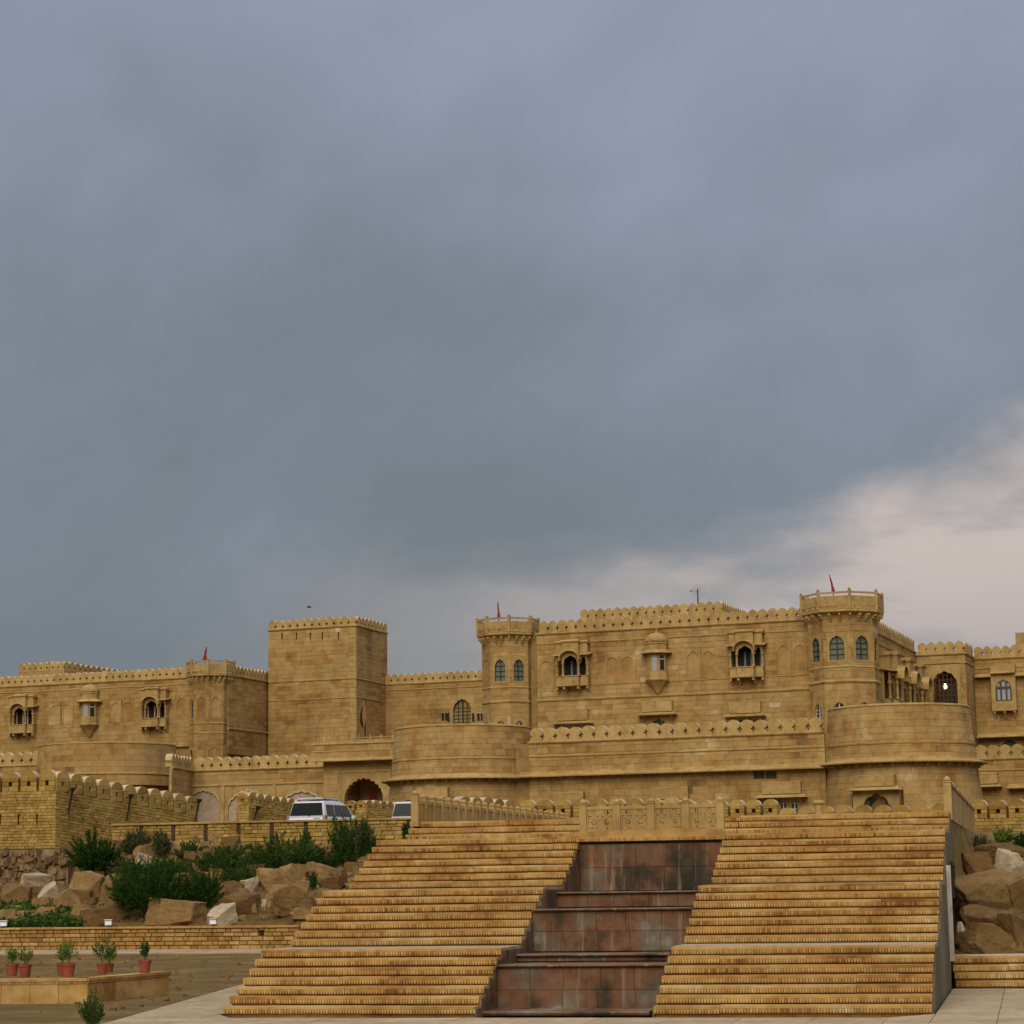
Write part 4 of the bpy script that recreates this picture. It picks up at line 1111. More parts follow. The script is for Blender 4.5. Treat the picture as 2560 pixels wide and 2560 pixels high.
th.part('grille', mb, 'iron_rust', g)
th.part('grille_shade', MB().fbox(F, gc - gw/2 - .05, gc + gw/2 + .05, -1.55, -1.5, gz0 - .4, gz1), 'wood_and_shade', g)  # near-black sheet stands in for the shade behind the grille
lay(th, courses(F, 0, L, 8.0, ze, 0.36, 0.7, 1.3, holes), 'ashlar', 300)
FS = Face(ue, v2, 0, 1); vd = FO.px(2433, 1648, ue)[0] - v2
lay(th, courses(FS, 0, max(vd, 1.0), 8.0, ze, 0.36, 0.7, 1.3), 'ashlar', 60, name='side_stone')
for dz, h, d in ((0, .14, .12), (-.65, .1, .07)):
    band(th, F, 0, L + .1, ze + dz, h, d); band(th, FS, -.08, max(vd, 1), ze + dz, h, d)
merlons(th, F, 0.15, L - .05, ze + .08, .86, .70); merlons(th, FS, 0.35, max(vd, 1.0), ze + .08, .86, .7)
lp = T('wall_lantern', 'lit warm lantern glowing behind the arched grille', 'lantern', FO, (uw + gc - .1, v2 + .75, fz(2358, 1716, v2)[1] - .3))
c0 = lp.org
lp.part('bulb', MB().lathe(c0[0], c0[1], [(.02, c0[2] + .18), (.14, c0[2] + .25), (.18, c0[2] + .37), (.12, c0[2] + .49), (.02, c0[2] + .55)], 10), 'bulb', smooth=True)
lp.part('hood', MB().lathe(c0[0], c0[1], [(.27, c0[2] + .56), (.05, c0[2] + .74), (.02, c0[2] + 1.2)], 8), 'iron')
ld = bpy.data.lights.new('lantern_light', 'POINT'); ld.energy = 14; ld.color = (1, .62, .28); ld.shadow_soft_size = .2
lo_ = bpy.data.objects.new('lantern_light', ld); COL.objects.link(lo_); lo_.parent = lp.e; lo_.location = (0, -.3, .3)

v3 = v2 + max(vd, 1.0) + .02; uf = ue
th = T('palace_far_range', 'far right palace range with a bracketed bay window and lower crenellations', 'building', FO, (uf, v3, 6.0))
zf = fz(2500, 1645, v3)[1]; uend = fz(3000, 1640, v3)[0]
F = Face(uf, v3); L = uend - uf; holes = []
th.part('core', MB().box(uf - 1, uend, v3 + .26, v3 + 10, 6.0, zf - .02), 'joint')
bc = fz(2510, 1700, v3)[0] - uf; bz0, bz1 = fz(2510, 1778, v3)[1], fz(2510, 1664, v3)[1]
bw = fz(2541, 1700, v3)[0] - fz(2480, 1700, v3)[0]
FB = Face(uf + bc, v3 - .55)
bay = th.part('bay', MB().fbox(F, bc - bw/2, bc + bw/2, -.1, .33, bz0, bz1), 'carved')
w = MB().arch(FB, 0, bz0, bz1, bw, bw*.66, bz0 + .70, bz0 + 1.62, .66, -.2, 0.0, 5, 18)
th.part('bay_front', w, 'carved', bay)
th.part('bay_pane', MB().arch_fill(FB, 0, bw*.68, bz0 + .68, bz0 + 1.62, .68, -.16), 'glass_curtain', bay)
mb = MB()
for q in (-.3, -.11, .11, .3): mb.fbox(FB, bw*q - .06, bw*q + .06, -.155, -.06, bz0 + .70, bz0 + (1.75 if abs(q) > .2 else 2.2))
for z in (bz0 + .73, bz0 + 1.72): mb.fbox(FB, -bw*.33, bw*.33, -.155, -.05, z - .06, z + .06)
th.part('bay_mullions', mb, 'grey_wood', bay)
for q in (-.4, 0, .4):
    mb = MB()
    for j, r in enumerate((.5, .32, .16)): mb.fbox(F, bc + bw*q - .07, bc + bw*q + .07, 0, r, bz0 - .16*(j+1), bz0 - .16*j)
    th.part('bracket', mb, 'carved', bay)
chajja(th, F, 0.1, bc - bw/2, fz(2450, 1690, v3)[1] + .1, .5); chajja(th, F, bc - bw/2, bc + bw/2, fz(2510, 1684, v3)[1] + .2, .85); chajja(th, F, bc + bw/2, L, fz(2550, 1686, v3)[1] + .1, .5)
chajja(th, F, 0.1, L, fz(2500, 1838, v3)[1] + .1, .9, .1, .2)
holes.append((bc - bw/2, bc + bw/2, bz0, bz1))
zq = fz(2530, 1905, v3)[1]; window(th, F, fz(2524, 1850, v3)[0] - uf, zq, 1.9, 1.9, 1.35, zq + .9, .72, holes, zq, 3, .2, (4, 3), None, 'glass_dull')
lay(th, courses(F, 0, L, 6.5, zf, 0.36, 0.7, 1.4, holes), 'ashlar', 300)
for dz, h, d in ((0, .14, .12), (-.7, .1, .07)): band(th, F, 0, L, zf + dz, h, d)
merlons(th, F, .05, L, zf + .08, .86, .66)
th = T('stair_head_block', 'plain upright stair-head block on the far right roof', 'parapet', FO, (*FO.at(2540, 1620, v3 + 178)[:2], 10))
ub, vb, zb2 = FO.at(2538, 1582, 178.0)
th.part('wall', MB().box(ub, ub + 1.1, vb, vb + 6, 8, zb2), 'carved')
th.part('upper_wall', MB().box(ub + .75, ub + 6, vb + .6, vb + 6, 8, zb2 + 1.8), 'carved')

# ================================================================== lower tier: curtain wall and round bastions
VC = -7.6
def bastion(label, pxc, pxl_top, pxr_top, y_top, y_cor, y_bot, vc, flare, group='round bastions', mat='ashlar', course=.44, cornice=True, ybands=(), grow=.10, lims=(1.05, .1), limit=300, cap=True, lmin=.8, lmax=1.5):
    cu, _ = FO.py(pxc, y_top, vc)
    # radius from the half width seen at the top
    ul, _ = FO.py(pxl_top, y_top, vc); ur, _ = FO.py(pxr_top, y_top, vc)
    Rt = (ur - ul)/2*math.cos(rad(12)); vf = vc - Rt
    zt = FO.py(pxc, y_top, vf)[1]; zc = FO.py(pxc, y_cor, vf - .3)[1]; zb = FO.py(pxc, y_bot, vf - .5)[1]
    rf = lambda z: Rt + max(0, (zt - z))*grow
    th = T('round_bastion', label, 'bastion', FO, (cu, vc, zb), group)
    C = Cyl(cu, vc, Rt, -math.pi*lims[0], rf)
    L = Rt*math.pi*(lims[0] + lims[1])
    th.part('core', MB().lathe(cu, vc, [(rf(zb) - .26, zb - 1), (rf(zt) - .26, zt - .05)], 40), 'joint', smooth=True)
    th.floor = zt
    return th, C, L, zt, zc, zb, rf, cu
def cornice(th, C, s0, s1, z, proj=.62):
    """Curved stone eave with small brackets below."""
    o = th.part('cornice', MB().run(C, s0, s1, [(-.15, z - .06), (.04, z - .10), (proj, z - .20), (proj + .02, z - .12), (proj*.6, z - .03), (.05, z + .05), (.03, z + .16), (-.15, z + .16)]), 'moulding')
    n = int((s1 - s0)/.62); mb = MB()
    for i in range(n):
        t = s0 + (i + .5)*(s1 - s0)/n
        mb = MB(); mb.fbox(C, t - .06, t + .06, -.1, proj*.55, z - .30, z - .12, n=1); mb.fbox(C, t - .06, t + .06, -.1, proj*.28, z - .42, z - .30, n=1)
        th.part('bracket', mb, 'carved', o)

# right bastion
th, C, L, zt, zc, zb, rf, cu = bastion('large round bastion at the right with an eave, hood and dark arched opening', 2245, 2066, 2420, 1757, 1897, 2040, -5.2, .1)
RB = (cu, -5.2, rf, zt)
holes = []
hc = (rad(-106) - C.a0)*C.R
vfh = -5.2 - rf(zc - 2)
hz = FO.py(2195, 1966, vfh)[1]
FHa = rad(-98); rH = rf(hz)
sH = (FHa - C.a0)*C.R
FH = Face(cu + rH*math.cos(FHa), -5.2 + rH*math.sin(FHa), -math.sin(FHa), math.cos(FHa))
hood(th, FH, 0, hz, 3.3, .62, .50)
az0 = FO.py(2195, 2062, vfh)[1]; az1 = FO.py(2195, 1982, vfh)[1]
o = th.part('portal', MB().arch(FH, 0, az0 - .6, hz - .2, 2.9, 2.05, az0 - .6, az0 + .55, az1 - az0 - .55, -.45, .16, 5, 24), 'carved')
th.part('pane', MB().arch_fill(FH, 0, 2.1, az0 - .6, az0 + .55, az1 - az0 - .52, -.30), 'glass_dull', o)
mb = MB()
for q in (-.5, 0.5): mb.fbox(FH, q - .04, q + .04, -.29, -.22, az0 - .6, az1 - .25)
mb.fbox(FH, -1, 1, -.29, -.23, az0 + .65, az0 + .75)
th.part('door_leaf', MB().fbox(FH, -.5, -.02, -.29, -.26, az0 - .6, az1 - .3), 'glass_dark', o)
th.part('glazing_bars', mb, 'green_wood', o)
holes.append((sH - 1.45, sH + 1.45, az0 - .6, hz - .2))
lay(th, courses(C, 0, L, zb, zt - .12, .42, .65, 1.35, holes, .008), 'ashlar', 300)
th.part('coping', MB().run(C, 0, L, [(-.35, zt - .12), (.05, zt - .12), (.06, zt - .03), (.0, zt), (-.35, zt)]), 'moulding')
z2 = FO.py(2245, 1855, -5.2 - rf(zc + 1.5))[1]
th.part('string_course', MB().run(C, 0, L, [(-.1, z2 - .06), (.05, z2 - .06), (.07, z2 + .02), (-.1, z2 + .06)]), 'moulding')
cornice(th, C, 0, L, zc)
th.part('terrace_floor', MB().lathe(cu, -5.2, [(rf(zt) - .3, zt - .5), (rf(zt) - .3, zt - .4)], 32), 'paving')

# left bastion
th, C, L, zt, zc, zb, rf, cu = bastion('wide round bastion with an eave left of the curtain wall', 1158, 1003, 1325, 1808, 1938, 2040, -5.2, .1)
LBT = (cu, -5.2, rf, zt)
lay(th, courses(C, 0, L, zb, zt - .12, .40, .6, 1.2, (), .008), 'ashlar', 300)
th.part('coping', MB().run(C, 0, L, [(-.35, zt - .12), (.05, zt - .12), (.06, zt - .03), (.0, zt), (-.35, zt)]), 'moulding')
z2 = FO.py(1158, 1893, -5.2 - rf(zc + 1.2))[1]
th.part('string_course', MB().run(C, 0, L, [(-.1, z2 - .06), (.05, z2 - .06), (.07, z2 + .02), (-.1, z2 + .06)]), 'moulding')
cornice(th, C, 0, L, zc)
FHa = rad(-83); rH = rf(zc - 2.0); FH = Face(cu + rH*math.cos(FHa), -5.2 + rH*math.sin(FHa), -math.sin(FHa), math.cos(FHa))
hz = FO.py(1100, 1995, -5.2 - rH)[1]; hood(th, FH, -.75, hz, 2.7, .62, .45)

# curtain wall between the bastions
ua = FO.py(1322, 1900, VC)[0]; ub = FO.py(2062, 1880, VC)[0]
th = T('curtain_wall', 'lower crenellated curtain wall with a long eave between the two bastions', 'wall', FO, (ua, VC, 5.5))
zp = FO.py(1500, 1851, VC)[1]; zc = FO.py(1500, 1931, VC)[1]; F = Face(ua, VC); L = ub - ua; holes = []
th.part('core', MB().box(ua - 1, ub + 1, VC + .26, VC + 1.2, 5.0, zp - .05), 'joint')
th.part('terrace_floor', MB().box(ua - 3, ub + 4, VC + 1.0, .4, zp - 1.2, zp - .75), 'paving')
for px, py, wpx in ((1678, 1998, 122), (1957, 1985, 128), (1425, 2010, 100)):
    u, z = FO.py(px, py, VC); u2, _ = FO.py(px + wpx, py, VC); hood(th, F, u - ua, z, u2 - u, .68, .55)
for px in (1940, 1958, 1986):
    u, z = FO.py(px, 2012, VC); window(th, F, u - ua, z - .6, .62, 1.15, .40, z + .05, .24, holes, z - .6, 0, .12, (2, 2), 'white_wood', 'glass_dark')
for px in (1898, 1928):
    u, z = FO.py(px, 1946, VC); u2, zz = FO.py(px + 26, 1930, VC); holes.append((u - ua - .35, u - ua + .35, z - .02, z + .42))
    o = th.part('vent', MB().fbox(F, u - ua - .35, u - ua + .35, -.2, -.16, z, z + .42), 'concrete')
    mb = MB()
    for j in range(5): mb.fbox(F, u - ua - .34, u - ua + .34, -.16, -.06, z + .04 + .08*j, z + .075 + .08*j)
    th.part('slat', mb, 'concrete', o)
for px in (1665, 1715):
    u, z = FO.py(px, 2030, VC); window(th, F, u - ua, z - .9, 1.1, 1.3, .8, z - .2, .45, holes, z - .9, 0, .15, (2, 2), None, 'plaster')
lay(th, courses(F, 0, L, FO.py(1500, 2040, VC)[1], zp, .40, .6, 1.3, holes), 'ashlar', 300)
for py, h, d in ((1851, .15, .12), (1886, .10, .07)): band(th, F, 0, L, FO.py(1500, py, VC)[1], h, d)
o = th.part('cornice', MB().run(F, -.6, L + .6, [(-.15, zc - .06), (.04, zc - .10), (.62, zc - .20), (.64, zc - .12), (.38, zc - .03), (.05, zc + .05), (.03, zc + .16), (-.15, zc + .16)]), 'moulding')
for i in range(int(L/.9)):
    t = (i + .5)*.9
    th.part('bracket', MB().fbox(F, t - .06, t + .06, -.1, .34, zc - .30, zc - .12), 'carved', o)
merlons(th, F, .1, L - .1, zp + .08, .90, .865, .55)

# lower crenellated wall at the far right
V4 = v3 - 3.0
ua, _ = FO.py(2436, 1900, V4); ub, _ = FO.py(3000, 1900, V4)
th = T('low_outer_wall', 'small crenellated wall with hooded eave right of the large bastion', 'wall', FO, (ua, V4, 5.5))
F = Face(ua, V4); L = ub - ua; zp = FO.py(2500, 1897, V4)[1]
th.part('core', MB().box(ua, ub, V4 + .26, V4 + 1.2, 5.0, zp - .05), 'joint')
lay(th, courses(F, 0, L, 6.0, zp, .42, .8, 1.6), 'ashlar', 300)
band(th, F, 0, L, zp, .15, .12); band(th, F, 0, L, FO.py(2500, 1925, V4)[1], .1, .07)
merlons(th, F, .05, L, zp + .08, .95, .86, .55)
chajja(th, F, 2.3, L, FO.py(2520, 1962, V4)[1], .8, .1, .2)
hood(th, F, FO.py(2466, 1965, V4)[0] - ua, FO.py(2466, 1960, V4)[1], 2.3, .68, .7)

# ================================================================== left range of the palace
ul, vl, zl = FO.at(0, 1717.6, 198.0)
u_t, _ = FO.py(474, 1694, vl); u0 = FO.py(-60, 1720, vl)[0]
th = T('palace_left_range', 'long left palace range with two balcony windows and a domed bay', 'building', FO, (u0, vl, 6.0))
F = Face(u0, vl); L = u_t - u0 + 1.0; holes = []
th.part('core', MB().box(u0, u_t + 3.2, vl + .26, vl + 10, 6.0, zl - .02), 'joint')
for px, py in ((60, 1832), (390, 1816)):
    u, z = FO.py(px, py, vl); jharokha(th, F, u - u0, z, 1.12, curtain='plaster', holes=holes)
u, z = FO.py(226, 1814, vl); dome_bay(th, F, u - u0, z, 1.12)
for px, py0, py1, wpx in ((140, 1812, 1762, 36), (165, 1811, 1761, 36), (290, 1806, 1756, 34), (318, 1805, 1754, 34), (455, 1800, 1744, 34)):
    u, z = FO.py(px, py0, vl); _, z2 = FO.py(px, py1, vl); u2, _ = FO.py(px + wpx, py0, vl); niche(th, F, u - u0, z, u2 - u, z2 - z + .15, holes)
lay(th, courses(F, 0, L, FO.py(240, 1875, vl)[1], zl, .40, .65, 1.35, holes), 'ashlar_far', 300)
for py, h, d in ((1717.6, .16, .13), (1733, .1, .06)): band(th, F, 0, L, FO.py(0, py, vl)[1], h, d)
merlons(th, F, .1, L - .6, zl + .08, .88, .672)
# raised block on its roof
ub, vb, zb2 = FO.at(46, 1681, 214.0); uc, _ = FO.py(160, 1676, vb)
th = T('roof_parapet', 'low raised crenellated block on the left palace roof', 'parapet', FO, (ub, vb, 12))
F = Face(ub, vb)
th.part('core', MB().box(ub, uc, vb + .02, vb + 30, 12, zb2), 'carved')
merlons(th, F, 0, uc - ub, zb2, .9, .62); FR = Face(uc, vb, 0, 1); merlons(th, FR, 0, 28, zb2, .9, 1.0)
# turret on the corner
cv = vl + .55; cu = FO.py(526, 1700, cv)[0]; R = 1.78; vf = cv - R*.92
z1 = FO.py(505, 1690, vf)[1]; wz, wt = FO.py(500, 1795, vf)[1], FO.py(500, 1744, vf)[1]
oct_tower('octagonal turret with railed top on the corner of the left palace range', cu, cv, R, 7.0, z1,
          [(wz, wt - wz, 0.8, .6, 'main'), (FO.py(500, 1905, vf)[1], FO.py(500, 1872, vf)[1] - FO.py(500, 1905, vf)[1], .8, .6, 'main')],
          [(FO.py(505, y, vf)[1], .1, .05) for y in (1808, 1832)], blind=(-90, -45, 0), mat='ashlar_far', balcony_h=1.4, faces=(-135, -90, -45, 0))
# return wall from turret to the square tower
us = FO.py(588, 1692, cv + 1.2)[0]
th = T('palace_return_wall', 'shaded return wall between the left turret and the square tower', 'wall', FO, (us, cv, 7.0))
F = Face(us, cv, 0, 1); ut, vt, ztw = FO.at(671, 1578, 197.5); L = 18.0
zr2 = FO.px(625, 1697, us)[1]
lay(th, courses(F, 0, L, FO.px(625, 1890, us)[1], zr2, .40, .8, 1.6), 'ashlar_far', 300)
th.part('core', MB().box(us - 4, us - .26, cv, cv + L, 6, zr2 - .02), 'joint')
band(th, F, 0, L, zr2, .16, .13); band(th, F, 0, L, zr2 - 4.6, .16, .1)
merlons(th, F, .8, L, zr2 + .08, .88, .68)
# square tower
u2, _ = FO.py(890, 1563, vt); zt = ztw
th = T('square_tower', 'massive square stone tower with crenellated top and slit openings', 'tower', FO, (ut, vt, 7.0))
vb = FO.px(968, 1582, u2)[0]
F = Face(ut, vt); FR = Face(u2, vt, 0, 1); L, LR = u2 - ut, vb - vt; holes = []
th.part('core', MB().box(ut + .2, u2 - .26, vt + .26, vb, 6.0, zt - .02), 'joint')
for px in (705, 741, 776, 806, 846):
    u, z = FO.py(px, 1599, vt); _, z2 = FO.py(px, 1578 + (893-px)*.02, vt)
    holes.append((u - ut - .07, u - ut + .07, z, z2 - .05))
zb3 = FO.py(780, 1930, vt)[1]
lay(th, courses(F, 0, L, zb3, zt, .38, .6, 1.3, holes), 'ashlar_far', 300)
lay(th, courses(FR, 0, LR, zb3, zt, .37, .8, 1.6), 'ashlar_far', 0)
# corner quoins, proud of the face
z = zb3
while z < zt - .5:
    hq = RND.uniform(.34, .8); w_ = RND.uniform(.45, .75)
    th.part('quoin', MB().fblock(F, L - w_, L + .03, z, min(z + hq, zt - .1), -.2, .045, .015), 'carved'); z += hq
for py, h, d in ((1574, .16, .13), (1705, .12, .08), (1752, .1, .06)):
    zz = FO.py(780, py - 4, vt)[1]; band(th, F, 0, L + d*.5, zz, h, d); band(th, FR, 0, LR, zz, h, d)
zz = FO.py(780, 1570, vt)[1]
merlons(th, F, 0, L, zt + .05, .92, .70, .55); merlons(th, FR, .35, LR, zt + .05, .92, .80, .55); merlons(th, Face(ut, vb, 0, -1), 0, LR - .4, zt + .05, .92, .8, .55)
# recessed wall with the green door
vr = vb - .5; ua = u2 - .3; ub = FO.py(1225, 1700, vr)[0]; zr3 = FO.py(1080, 1706, vr)[1]
th = T('recessed_wall', 'brown recessed wall with a green arched door right of the square tower', 'wall', FO, (ua, vr, 7.0))
F = Face(ua, vr); L = ub - ua; holes = []
th.part('core', MB().box(ua, ub, vr + .26, vr + 4, 6.0, zr3 - .02), 'joint')
dz0 = FO.py(1155, 1815, vr)[1]; dz1 = FO.py(1155, 1747, vr)[1]; du = FO.py(1155, 1780, vr)[0] - ua
dw = FO.py(1178, 1780, vr)[0] - FO.py(1133, 1780, vr)[0]
window(th, F, du, dz0, dw + .55, dz1 - dz0 + .4, dw, dz0 + (dz1-dz0)*.58, (dz1-dz0)*.42, holes, dz0, 7, .3, (4, 5), 'green_wood', 'glass_dull', fr_w=.11, name='arched_door')
for px in (1111, 1200):
    u, z = FO.py(px, 1802, vr); _, z2 = FO.py(px, 1784, vr)
    holes.append((u - ua - .35, u - ua + .35, z, z2))
    o = th.part('small_window', MB().fbox(F, u - ua - .36, u - ua + .36, -.22, -.18, z, z2), 'glass_dark')
    mb = MB()
    for q in (-.33, 0, .33): mb.fbox(F, u - ua + q - .03, u - ua + q + .03, -.18, -.05, z, z2)
    th.part('window_bars', mb, 'carved', o)
for px in (1122, 1184):
    u, z = FO.py(px, 1803, vr); _, z2 = FO.py(px, 1783, vr)
    th.part('door_torch', MB().fbox(F, u - ua - .07, u - ua + .07, .02, .2, z, z2), 'iron')
lay(th, courses(F, 0, L, FO.py(1000, 1880, vr)[1], zr3, .40, .8, 1.5, holes), 'ashlar_far', 300)
for dz, h, d in ((0, .14, .1), (-.55, .1, .07)): band(th, F, 0, L, zr3 + dz, h, d)
merlons(th, F, .2, L, zr3 + .06, .88, .70)
# far-left round bastion and the little crossed wall beside it
th, C, L, zt, zc, zb, rf, cu = bastion('worn round bastion in front of the left palace range', 270, 118, 424, 1852, 1935, 1960, vl - 9.0, .1, mat='ashlar_far', grow=.03)
lay(th, courses(C, 0, L, zb, zt - .1, .46, .9, 1.8, (), .008), 'ashlar_far', 200)
th.part('coping', MB().run(C, 0, L, [(-.35, zt - .12), (.04, zt - .12), (.05, zt - .03), (.0, zt), (-.35, zt)]), 'moulding')
z2 = FO.py(270, 1930, vl - 9 - rf(zt))[1]
th.part('string_course', MB().run(C, 0, L, [(-.1, z2 - .1), (.08, z2 - .1), (.1, z2 + .02), (-.1, z2 + .08)]), 'moulding')
VX = vl - 10.0
ua, _ = FO.py(-40, 1900, VX); ub, _ = FO.py(125, 1900, VX); zp = FO.py(50, 1914, VX)[1]
th = T('low_left_wall', 'weathered crossed parapet wall at the left edge behind the battlement', 'wall', FO, (ua, VX, 6.0))
F = Face(ua, VX); L = ub - ua
lay(th, courses(F, 0, L, zp - 2.2, zp, .42, .8, 1.6), 'ashlar_far', 300, depth=-.4)
band(th, F, 0, L, zp, .14, .1); merlons(th, F, 0, L, zp + .06, 1.1, .88, .55)
# ================================================================== lower left: crenellated wall over a blind arcade, then the gatehouse
uq, vq, zq = FO.at(482, 1930, 181.0)
th = T('arcade_wall', 'crenellated wall above a blind arcade left of the gatehouse', 'wall', FO, (uq, vq, 6.0))
F = Face(uq, vq); ub = FO.py(815, 1915, vq)[0]; L = ub - uq; holes = []
zt = FO.py(650, 1922, vq)[1]
th.part('core', MB().box(uq + .0, ub, vq + .3, vq + 2, 5, zt - .02), 'joint')
za = FO.py(650, 1962, vq)[1]; zfl = FO.py(650, 2060, vq)[1]
for pa, pb in ((464, 553), (562, 682), (694, 816)):
    a, b2 = FO.py(pa, 2000, vq)[0] - uq, FO.py(pb, 2000, vq)[0] - uq; w = b2 - a
    zA = FO.py((pa+pb)/2, 1970, vq)[1]
    o = th.part('blind_arch', MB().arch(F, (a+b2)/2, zfl - .5, za, w + .25, w*.86, zfl - .5, zA - w*.36, w*.30, -.2, .02, 9, 24), 'carved')
    th.part('infill', MB().arch_fill(F, (a+b2)/2, w*.88, zfl - .5, zA - w*.36, w*.31, -.10, 0, 20), 'plaster_grey', o)
    mb = MB(); pts = arch_pts(w*.86, zA - w*.36, w*.30, 9, 24); out = [(x*1.07, zA - w*.36 + (z - zA + w*.36)*1.12) for x, z in pts]
    for (p, q), (p2, q2), (i1, j1), (i2, j2) in zip(out, out[1:], pts, pts[1:]):
        c = (a+b2)/2; mb.hexa([F.P(c+i1, .05, j1), F.P(c+i2, .05, j2), F.P(c+i2, .0, j2), F.P(c+i1, .0, j1), F.P(c+p, .05, q), F.P(c+p2, .05, q2), F.P(c+p2, .0, q2), F.P(c+p, .0, q)])
    th.part('archivolt', mb, 'plaster', o)
    th.part('pilaster', MB().fbox(F, b2 + .02, b2 + .30, 0.0, .12, zfl - .5, za), 'moulding')
holes.append((-2, L + 2, zfl - .6, za))
lay(th, courses(F, 0, L, za, zt, .42, .8, 1.6, ()), 'ashlar_far', 300)
band(th, F, 0, L, zt, .16, .14); band(th, F, 0, L, za + .05, .16, .12)
merlons(th, F, 0.02, L, zt + .06, 1.02, .855, .55)
FL = Face(uq, vq + 7, 0, -1)
FS2 = Face(FO.py(430, 1930, vq - 6)[0], vq - 6, uq - FO.py(430, 1930, vq - 6)[0], 6.0)
SL = math.hypot(uq - FS2.x, 6.0)
lay(th, courses(FS2, 0, SL, zfl, zt, .42, .8, 1.6), 'ashlar_far', 80, name='side_stone')
merlons(th, FS2, 0, SL, zt + .06, 1.02, .86, .55); band(th, FS2, 0, SL, zt, .16, .14)
# gatehouse
ug, vg, zg = FO.at(808, 1905, 173.0)
th = T('gatehouse', 'flat-topped gatehouse with a cusped archway and balustraded roof', 'building', FO, (ug, vg, 6.0))
F = Face(ug, vg); ub = FO.py(1010, 1895, vg)[0]; L = ub - ug; holes = []
zC = FO.py(900, 1901, vg)[1]; zT = FO.py(900, 1858, vg)[1]; zB = FO.py(900, 2050, vg)[1]
gc = FO.py(909, 1980, vg)[0] - ug; gw = FO.py(958, 1980, vg)[0] - FO.py(862, 1980, vg)[0]
zA = FO.py(909, 1944, vg)[1]; zf2 = FO.py(909, 1930, vg)[1]
th.part('core_left', MB().box(ug + .0, ug + gc - gw/2 - .1, vg + .3, vg + 6, 5, zC), 'joint')
th.part('core_right', MB().box(ug + gc + gw/2 + .1, ub, vg + .3, vg + 6, 5, zC), 'joint')
th.part('core_top', MB().box(ug, ub, vg + .3, vg + 6, zA + .1, zT - .02), 'joint')
th.part('passage_back', MB().box(ug + gc - gw/2 - .2, ug + gc + gw/2 + .2, vg + 3.2, vg + 3.4, 5, zA + .4), 'ashlar')
th.part('archway', MB().arch(F, gc, zB - 1, zf2, gw*1.32, gw, zB - 1, zA - gw*.46, gw*.46, -.6, .0, 11, 33), 'carved')
holes.append((gc - gw*.66, gc + gw*.66, zB - 1, zf2))
fm = MB(); fm.fbox(F, gc - gw*.70, gc + gw*.70, -.1, .06, zf2, zf2 + .14); fm.fbox(F, gc - gw*.70, gc - gw*.66, -.1, .06, zf2 - .7, zf2); fm.fbox(F, gc + gw*.66, gc + gw*.70, -.1, .06, zf2 - .7, zf2)
th.part('arch_frame', fm, 'moulding')
lay(th, courses(F, 0, L, zB - 1, zC, .45, .8, 1.6, holes), 'ashlar_far', 150)
FP = Face(ug - .9, vg - .15); lay(th, courses(FP, 0.2, L + .9, zC + .25, zT, .5, .9, 1.8), 'ashlar', 60, name='parapet_stone', depth=-.5)
chajja(th, F, -.5, L, zC + .25, .95, .1, .22); band(th, FP, 0, L + .9, zT, .14, .1)
band(th, FP, 0, L + .9, (zC + zT)/2 + .1, .1, .05)
# roof balustrade
y = vg + .1; nb = 9
for k2 in range(nb):
    x = ug - .8 + (L + .8)*k2/(nb-1); post(th, x, y, zT + .05, .62, .14)
    if k2 < nb-1:
        x2 = ug - .8 + (L + .8)*(k2+1)/(nb-1); mb = MB()
        mb.box(x + .07, x2 - .07, y - .05, y + .05, zT + .40, zT + .48); mb.box(x + .07, x2 - .07, y - .04, y + .04, zT + .07, zT + .30)
        th.part('railing_panel', mb, 'carved')
su, sz = FO.py(929, 1992, vg + 2.4)
sg = T('round_sign', 'red rounded signboard standing inside the gatehouse archway', 'sign', FO, (su, vg + 2.4, sz - 2.0))
sg.part('board', MB().fpoly(Face(su, vg + 2.4), [(.26*math.cos(t), sz + .42*math.sin(t)) for t in [2*math.pi*i/16 for i in range(16)]], -.05, 0), 'red_cloth')
sg.part('post', MB().box(su - .05, su + .05, vg + 2.46, vg + 2.52, sz - 2.4, sz - .3), 'iron')

# flags
def flag(label, px, py0, py1, Y, wpx, lean=0.0, mat='red_cloth', furled=True):
    u, v, zt_ = FO.at(px, py0, Y); _, _, zb_ = FO.at(px, py1, Y); h = zt_ - zb_
    f = T('flag', label, 'flag', FO, (u, v, zb_), 'red pennants on the palace')
    f.part('pole', MB().tube([(u, v, zb_ - 1.2), (u + lean*.3, v, zb_ + h*.5), (u + lean, v, zt_)], [.035, .03, .018]), 'wood_and_shade')
    w = wpx*Y/FPX; mb = MB(); N = 10; vs, fs = [], []
    for i in range(N + 1):
        q = i/N; x0 = u + lean*q; ww = w*(1 - q)**0.8*(0.9 + .25*math.sin(q*9)) + .01
        zz = zb_ + h*(.02 + .96*q)
        vs += [(x0 - ww*.5, v - .06 + .05*math.sin(q*7), zz - .04*(1-q)), (x0, v - .12 - .05*math.cos(q*6), zz), (x0 + ww*.5, v - .03, zz + .03)]
    for i in range(N):
        for j in range(2): a = i*3 + j; fs.append((a, a+1, a+4, a+3))
    mb.add(vs, fs)
    f.part('cloth', mb, mat, smooth=True)
    return f
flag('red pennant above the octagonal turret of the left range', 511, 1618, 1655, 195, 14, .25)
flag('slim red pennant above the tower at the left of the main front', 1247, 1505, 1546, 153, 8, -.05)
flag('thin curved red pennant above the tallest tower at the right', 2083, 1436, 1484, 147, 8, -.25)
u, v, z = FO.at(913, 1849, 172.0); zt2 = FO.at(913, 1744, 172.0)[2]
f = T('flag', 'furled dark and red flag on a pole on the gatehouse roof', 'flag', FO, (u, v, z))
